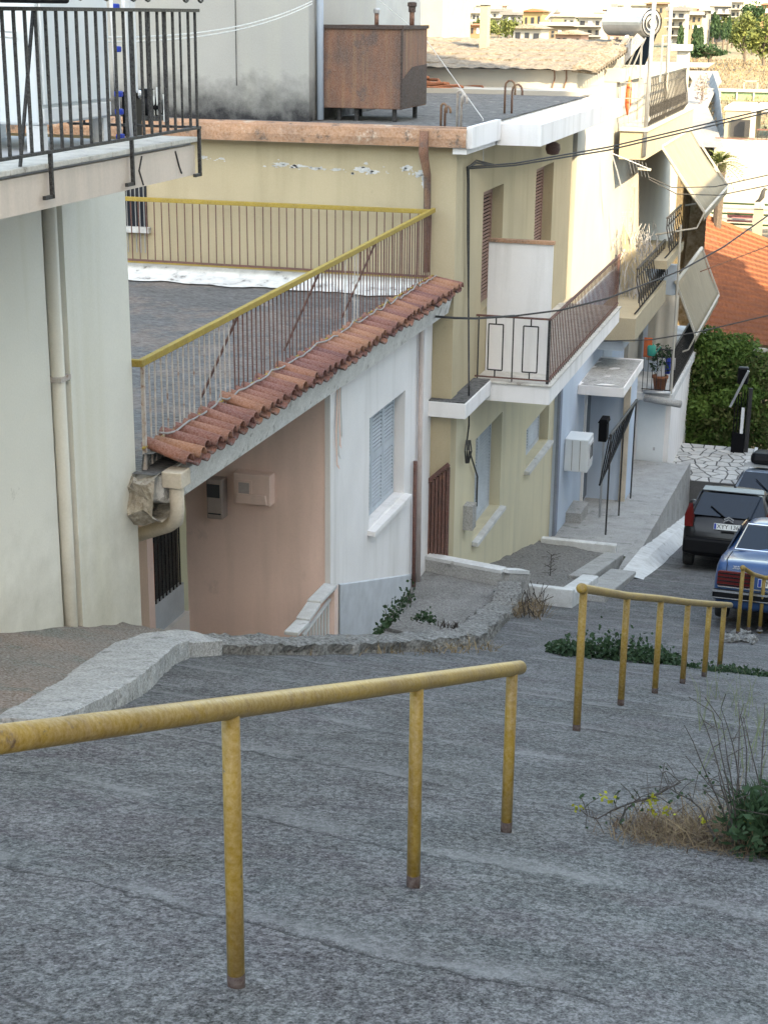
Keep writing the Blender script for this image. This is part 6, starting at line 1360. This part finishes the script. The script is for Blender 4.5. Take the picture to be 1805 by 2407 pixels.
# right foreground shrub: green mass, bare twigs, straw, yellow flowers
t = thing('shrub', 'dark green shrub with bare arching twigs and tiny yellow flowers at the right edge', 'shrub', G(1790, 2025)); b = MB(); tw = MB(); fl = MB()
c = G(1812, 2030)
for k in range(75): tuft(b, G(1755+random.random()*125, 1990+random.random()*35), 12, .36, .2, .008)
bush(b, c+Vector((.0, 0, .14)), (.26, .22, .24), 900, .05)
for k in range(11):
    p = G(1705+random.random()*130, 2000+random.random()*25); d = Vector((random.gauss(-.02, .13), random.gauss(0, .13), 1)).normalized(); pts = [p]; q = p.copy()
    for i in range(8): d = (d+Vector((random.gauss(-.02,.05), random.gauss(0,.05), -.015))).normalized(); q = q+d*.085; pts.append(q.copy())
    tw.tube(pts, [.0055*(1-i*.09) for i in range(9)], 5, False)
    for i in range(3, 9):
        if random.random() < .6: tw.tube([pts[i], pts[i]+Vector((random.gauss(0,.08), random.gauss(0,.08), random.uniform(0,.1)))], .002, 4, False)
def twigpath(px, Y0):
    P = [hy(x, y, Y0) for x, y in px]; tw.tube(P, [.006-.004*i/(len(P)-1) for i in range(len(P))], 5, False)
    for i in range(1, len(P)):
        for _ in range(3):
            q = P[i-1].lerp(P[i], random.random()); e_ = q+Vector((random.gauss(0,.05), random.gauss(0,.04), random.gauss(.02,.05))); tw.tube([q, q.lerp(e_, .5)+Vector((0,0,.008)), e_], .002, 4, False)
            if random.random() < .5:
                for _ in range(3): b.leaf(e_+Vector((random.gauss(0,.01),)*3), .022, None, .7)
YS = c.y
twigpath([(1695, 2000), (1670, 1950), (1645, 1900), (1622, 1880), (1590, 1865), (1572, 1852)], YS)
twigpath([(1572, 1852), (1550, 1865), (1515, 1880), (1478, 1890), (1440, 1905), (1405, 1925), (1380, 1918), (1365, 1905)], YS)
twigpath([(1730, 1975), (1712, 1900), (1695, 1850), (1688, 1815)], YS)
twigpath([(1572, 1852), (1600, 1840), (1570, 1815)], YS)
twigpath([(1455, 1940), (1470, 1905), (1500, 1880), (1525, 1885)], YS)
for px, py in ((1362, 1902), (1530, 1880), (1525, 1885), (1538, 1878), (1570, 1908), (1653, 1930), (1420, 1868), (1438, 1885), (1762, 1930), (1535, 1905)):
    p = hy(px, py, YS)
    for _ in range(9): fl.leaf(p+Vector((random.gauss(0,.012), random.gauss(0,.012), random.gauss(0,.012))), .02, None, .8)
b.build('foliage', M['leaf_dark'], t); tw.build('twigs', M['twig'], t, kind='stuff'); fl.build('flowers', M['flower'], t, kind='stuff')
t = thing('straw_patch', 'patch of tangled dry straw beside the green shrub', 'dry grass', G(1620, 1985)); b = MB(); b3 = MB()
for k in range(520):
    px = 1480+random.random()*300; py = 1955+random.random()*50+ (px-1505)*.08; tuft(b if random.random() < .55 else b3, G(px, py), 6, .09+.22*random.random()*(px-1450)/250, .8, .0028)
b3.build('dead_stalks', mat('brown_stalk', (0.16,0.11,0.075), (0.09,0.065,0.05), 6, fine=0, bump=0), t, kind='stuff')
b.build('blades', M['straw'], t, kind='stuff')
t = thing('green_sprig', 'wispy green sprig in front of the fourth railing post', 'weed', G(1700, 1790)); b = MB(); f_ = MB()
for k in range(26): tuft(b, G(1640+random.random()*150, 1640+random.random()*200), 3, .5, .22, .0025)
b.build('blades', mat('wispy_green', (0.2,0.23,0.13), (0.15,0.18,0.1), 5, fine=0, bump=0), t, kind='stuff')
t = thing('fallen_straw', 'single pale straw lying on the concrete below the second railing post', 'straw', G(1000, 2175))
MB().tube([G(993, 2177)+Vector((0,0,.01)), G(1040, 2170)+Vector((0,0,.012)), G(1098, 2163)+Vector((0,0,.01))], .005, 5).build('stalk', M['straw'], t)
b = MB()
for k in range(420):
    px, py = random.uniform(0, 1805), random.uniform(1690, 2407); p = G(px, py); b.leaf(p+Vector((0,0,.008)), random.uniform(.008, .03), (random.gauss(0,1), random.gauss(0,1), .05), random.uniform(.15, .6))
tag(b.build('litter', M['straw']), 'scattered bits of dry leaf and straw on the concrete', 'litter', kind='stuff')
b = MB()
for k in range(260):
    px, py = random.uniform(0, 1805), random.uniform(1600, 2407); p = G(px, py); s = random.uniform(.004, .011); b.lathe(p+Vector((0,0,.006)), [(s*.5, -s*.3), (s, 0), (s*.5, s*.5)], 6)
tag(b.build('grit', M['rubble']), 'loose grit on the concrete', 'grit', kind='stuff')

# ================================================================== SHADE BLOCKS ACROSS THE LANE (out of the picture, added to shade the street)
def block(label, x0, x1, y0, y1, z1, matr):  # unseen added volume, shaped for the shade it casts; pale walls bounce light
    t = thing('shade_block', label, 'house', (x0, (y0+y1)/2, gz((y0+y1)/2)))
    MB().box(x0, x1, y0, y1, -4, z1).build('wall', matr, t); MB().box(x0-.4, x1+.4, y0, y1, z1, z1+.25).build('roof', M['bright_plaster'], t)
    y = y0+1.2
    while y < y1-1.5:
        z = gz(y)+1.0
        while z < z1-1.8:
            w = MB().box(x0-.03, x0+.02, y, y+1.0, z, z+1.3).build('window', M['dark_glass'], t); MB().box(x0-.08, x0+.02, y-.08, y+1.08, z-.08, z-.01).build('sill', M['whitewash'], w); z += 3
        y += 3.2
block('tall unseen house block added across the lane to cast shade, uphill', 6.2, 9.2, -10, 16.6, 31, M['white_plaster'])
block('unseen mid-height house block added to cast shade beside the blue saloon', 6.2, 9.5, 16.7, 42, 17.2, M['white_plaster'])
block('low unseen house block added to cast shade at the lower end of the lane', 6.2, 9.5, 42.1, 62, 9.6, M['white_plaster'])
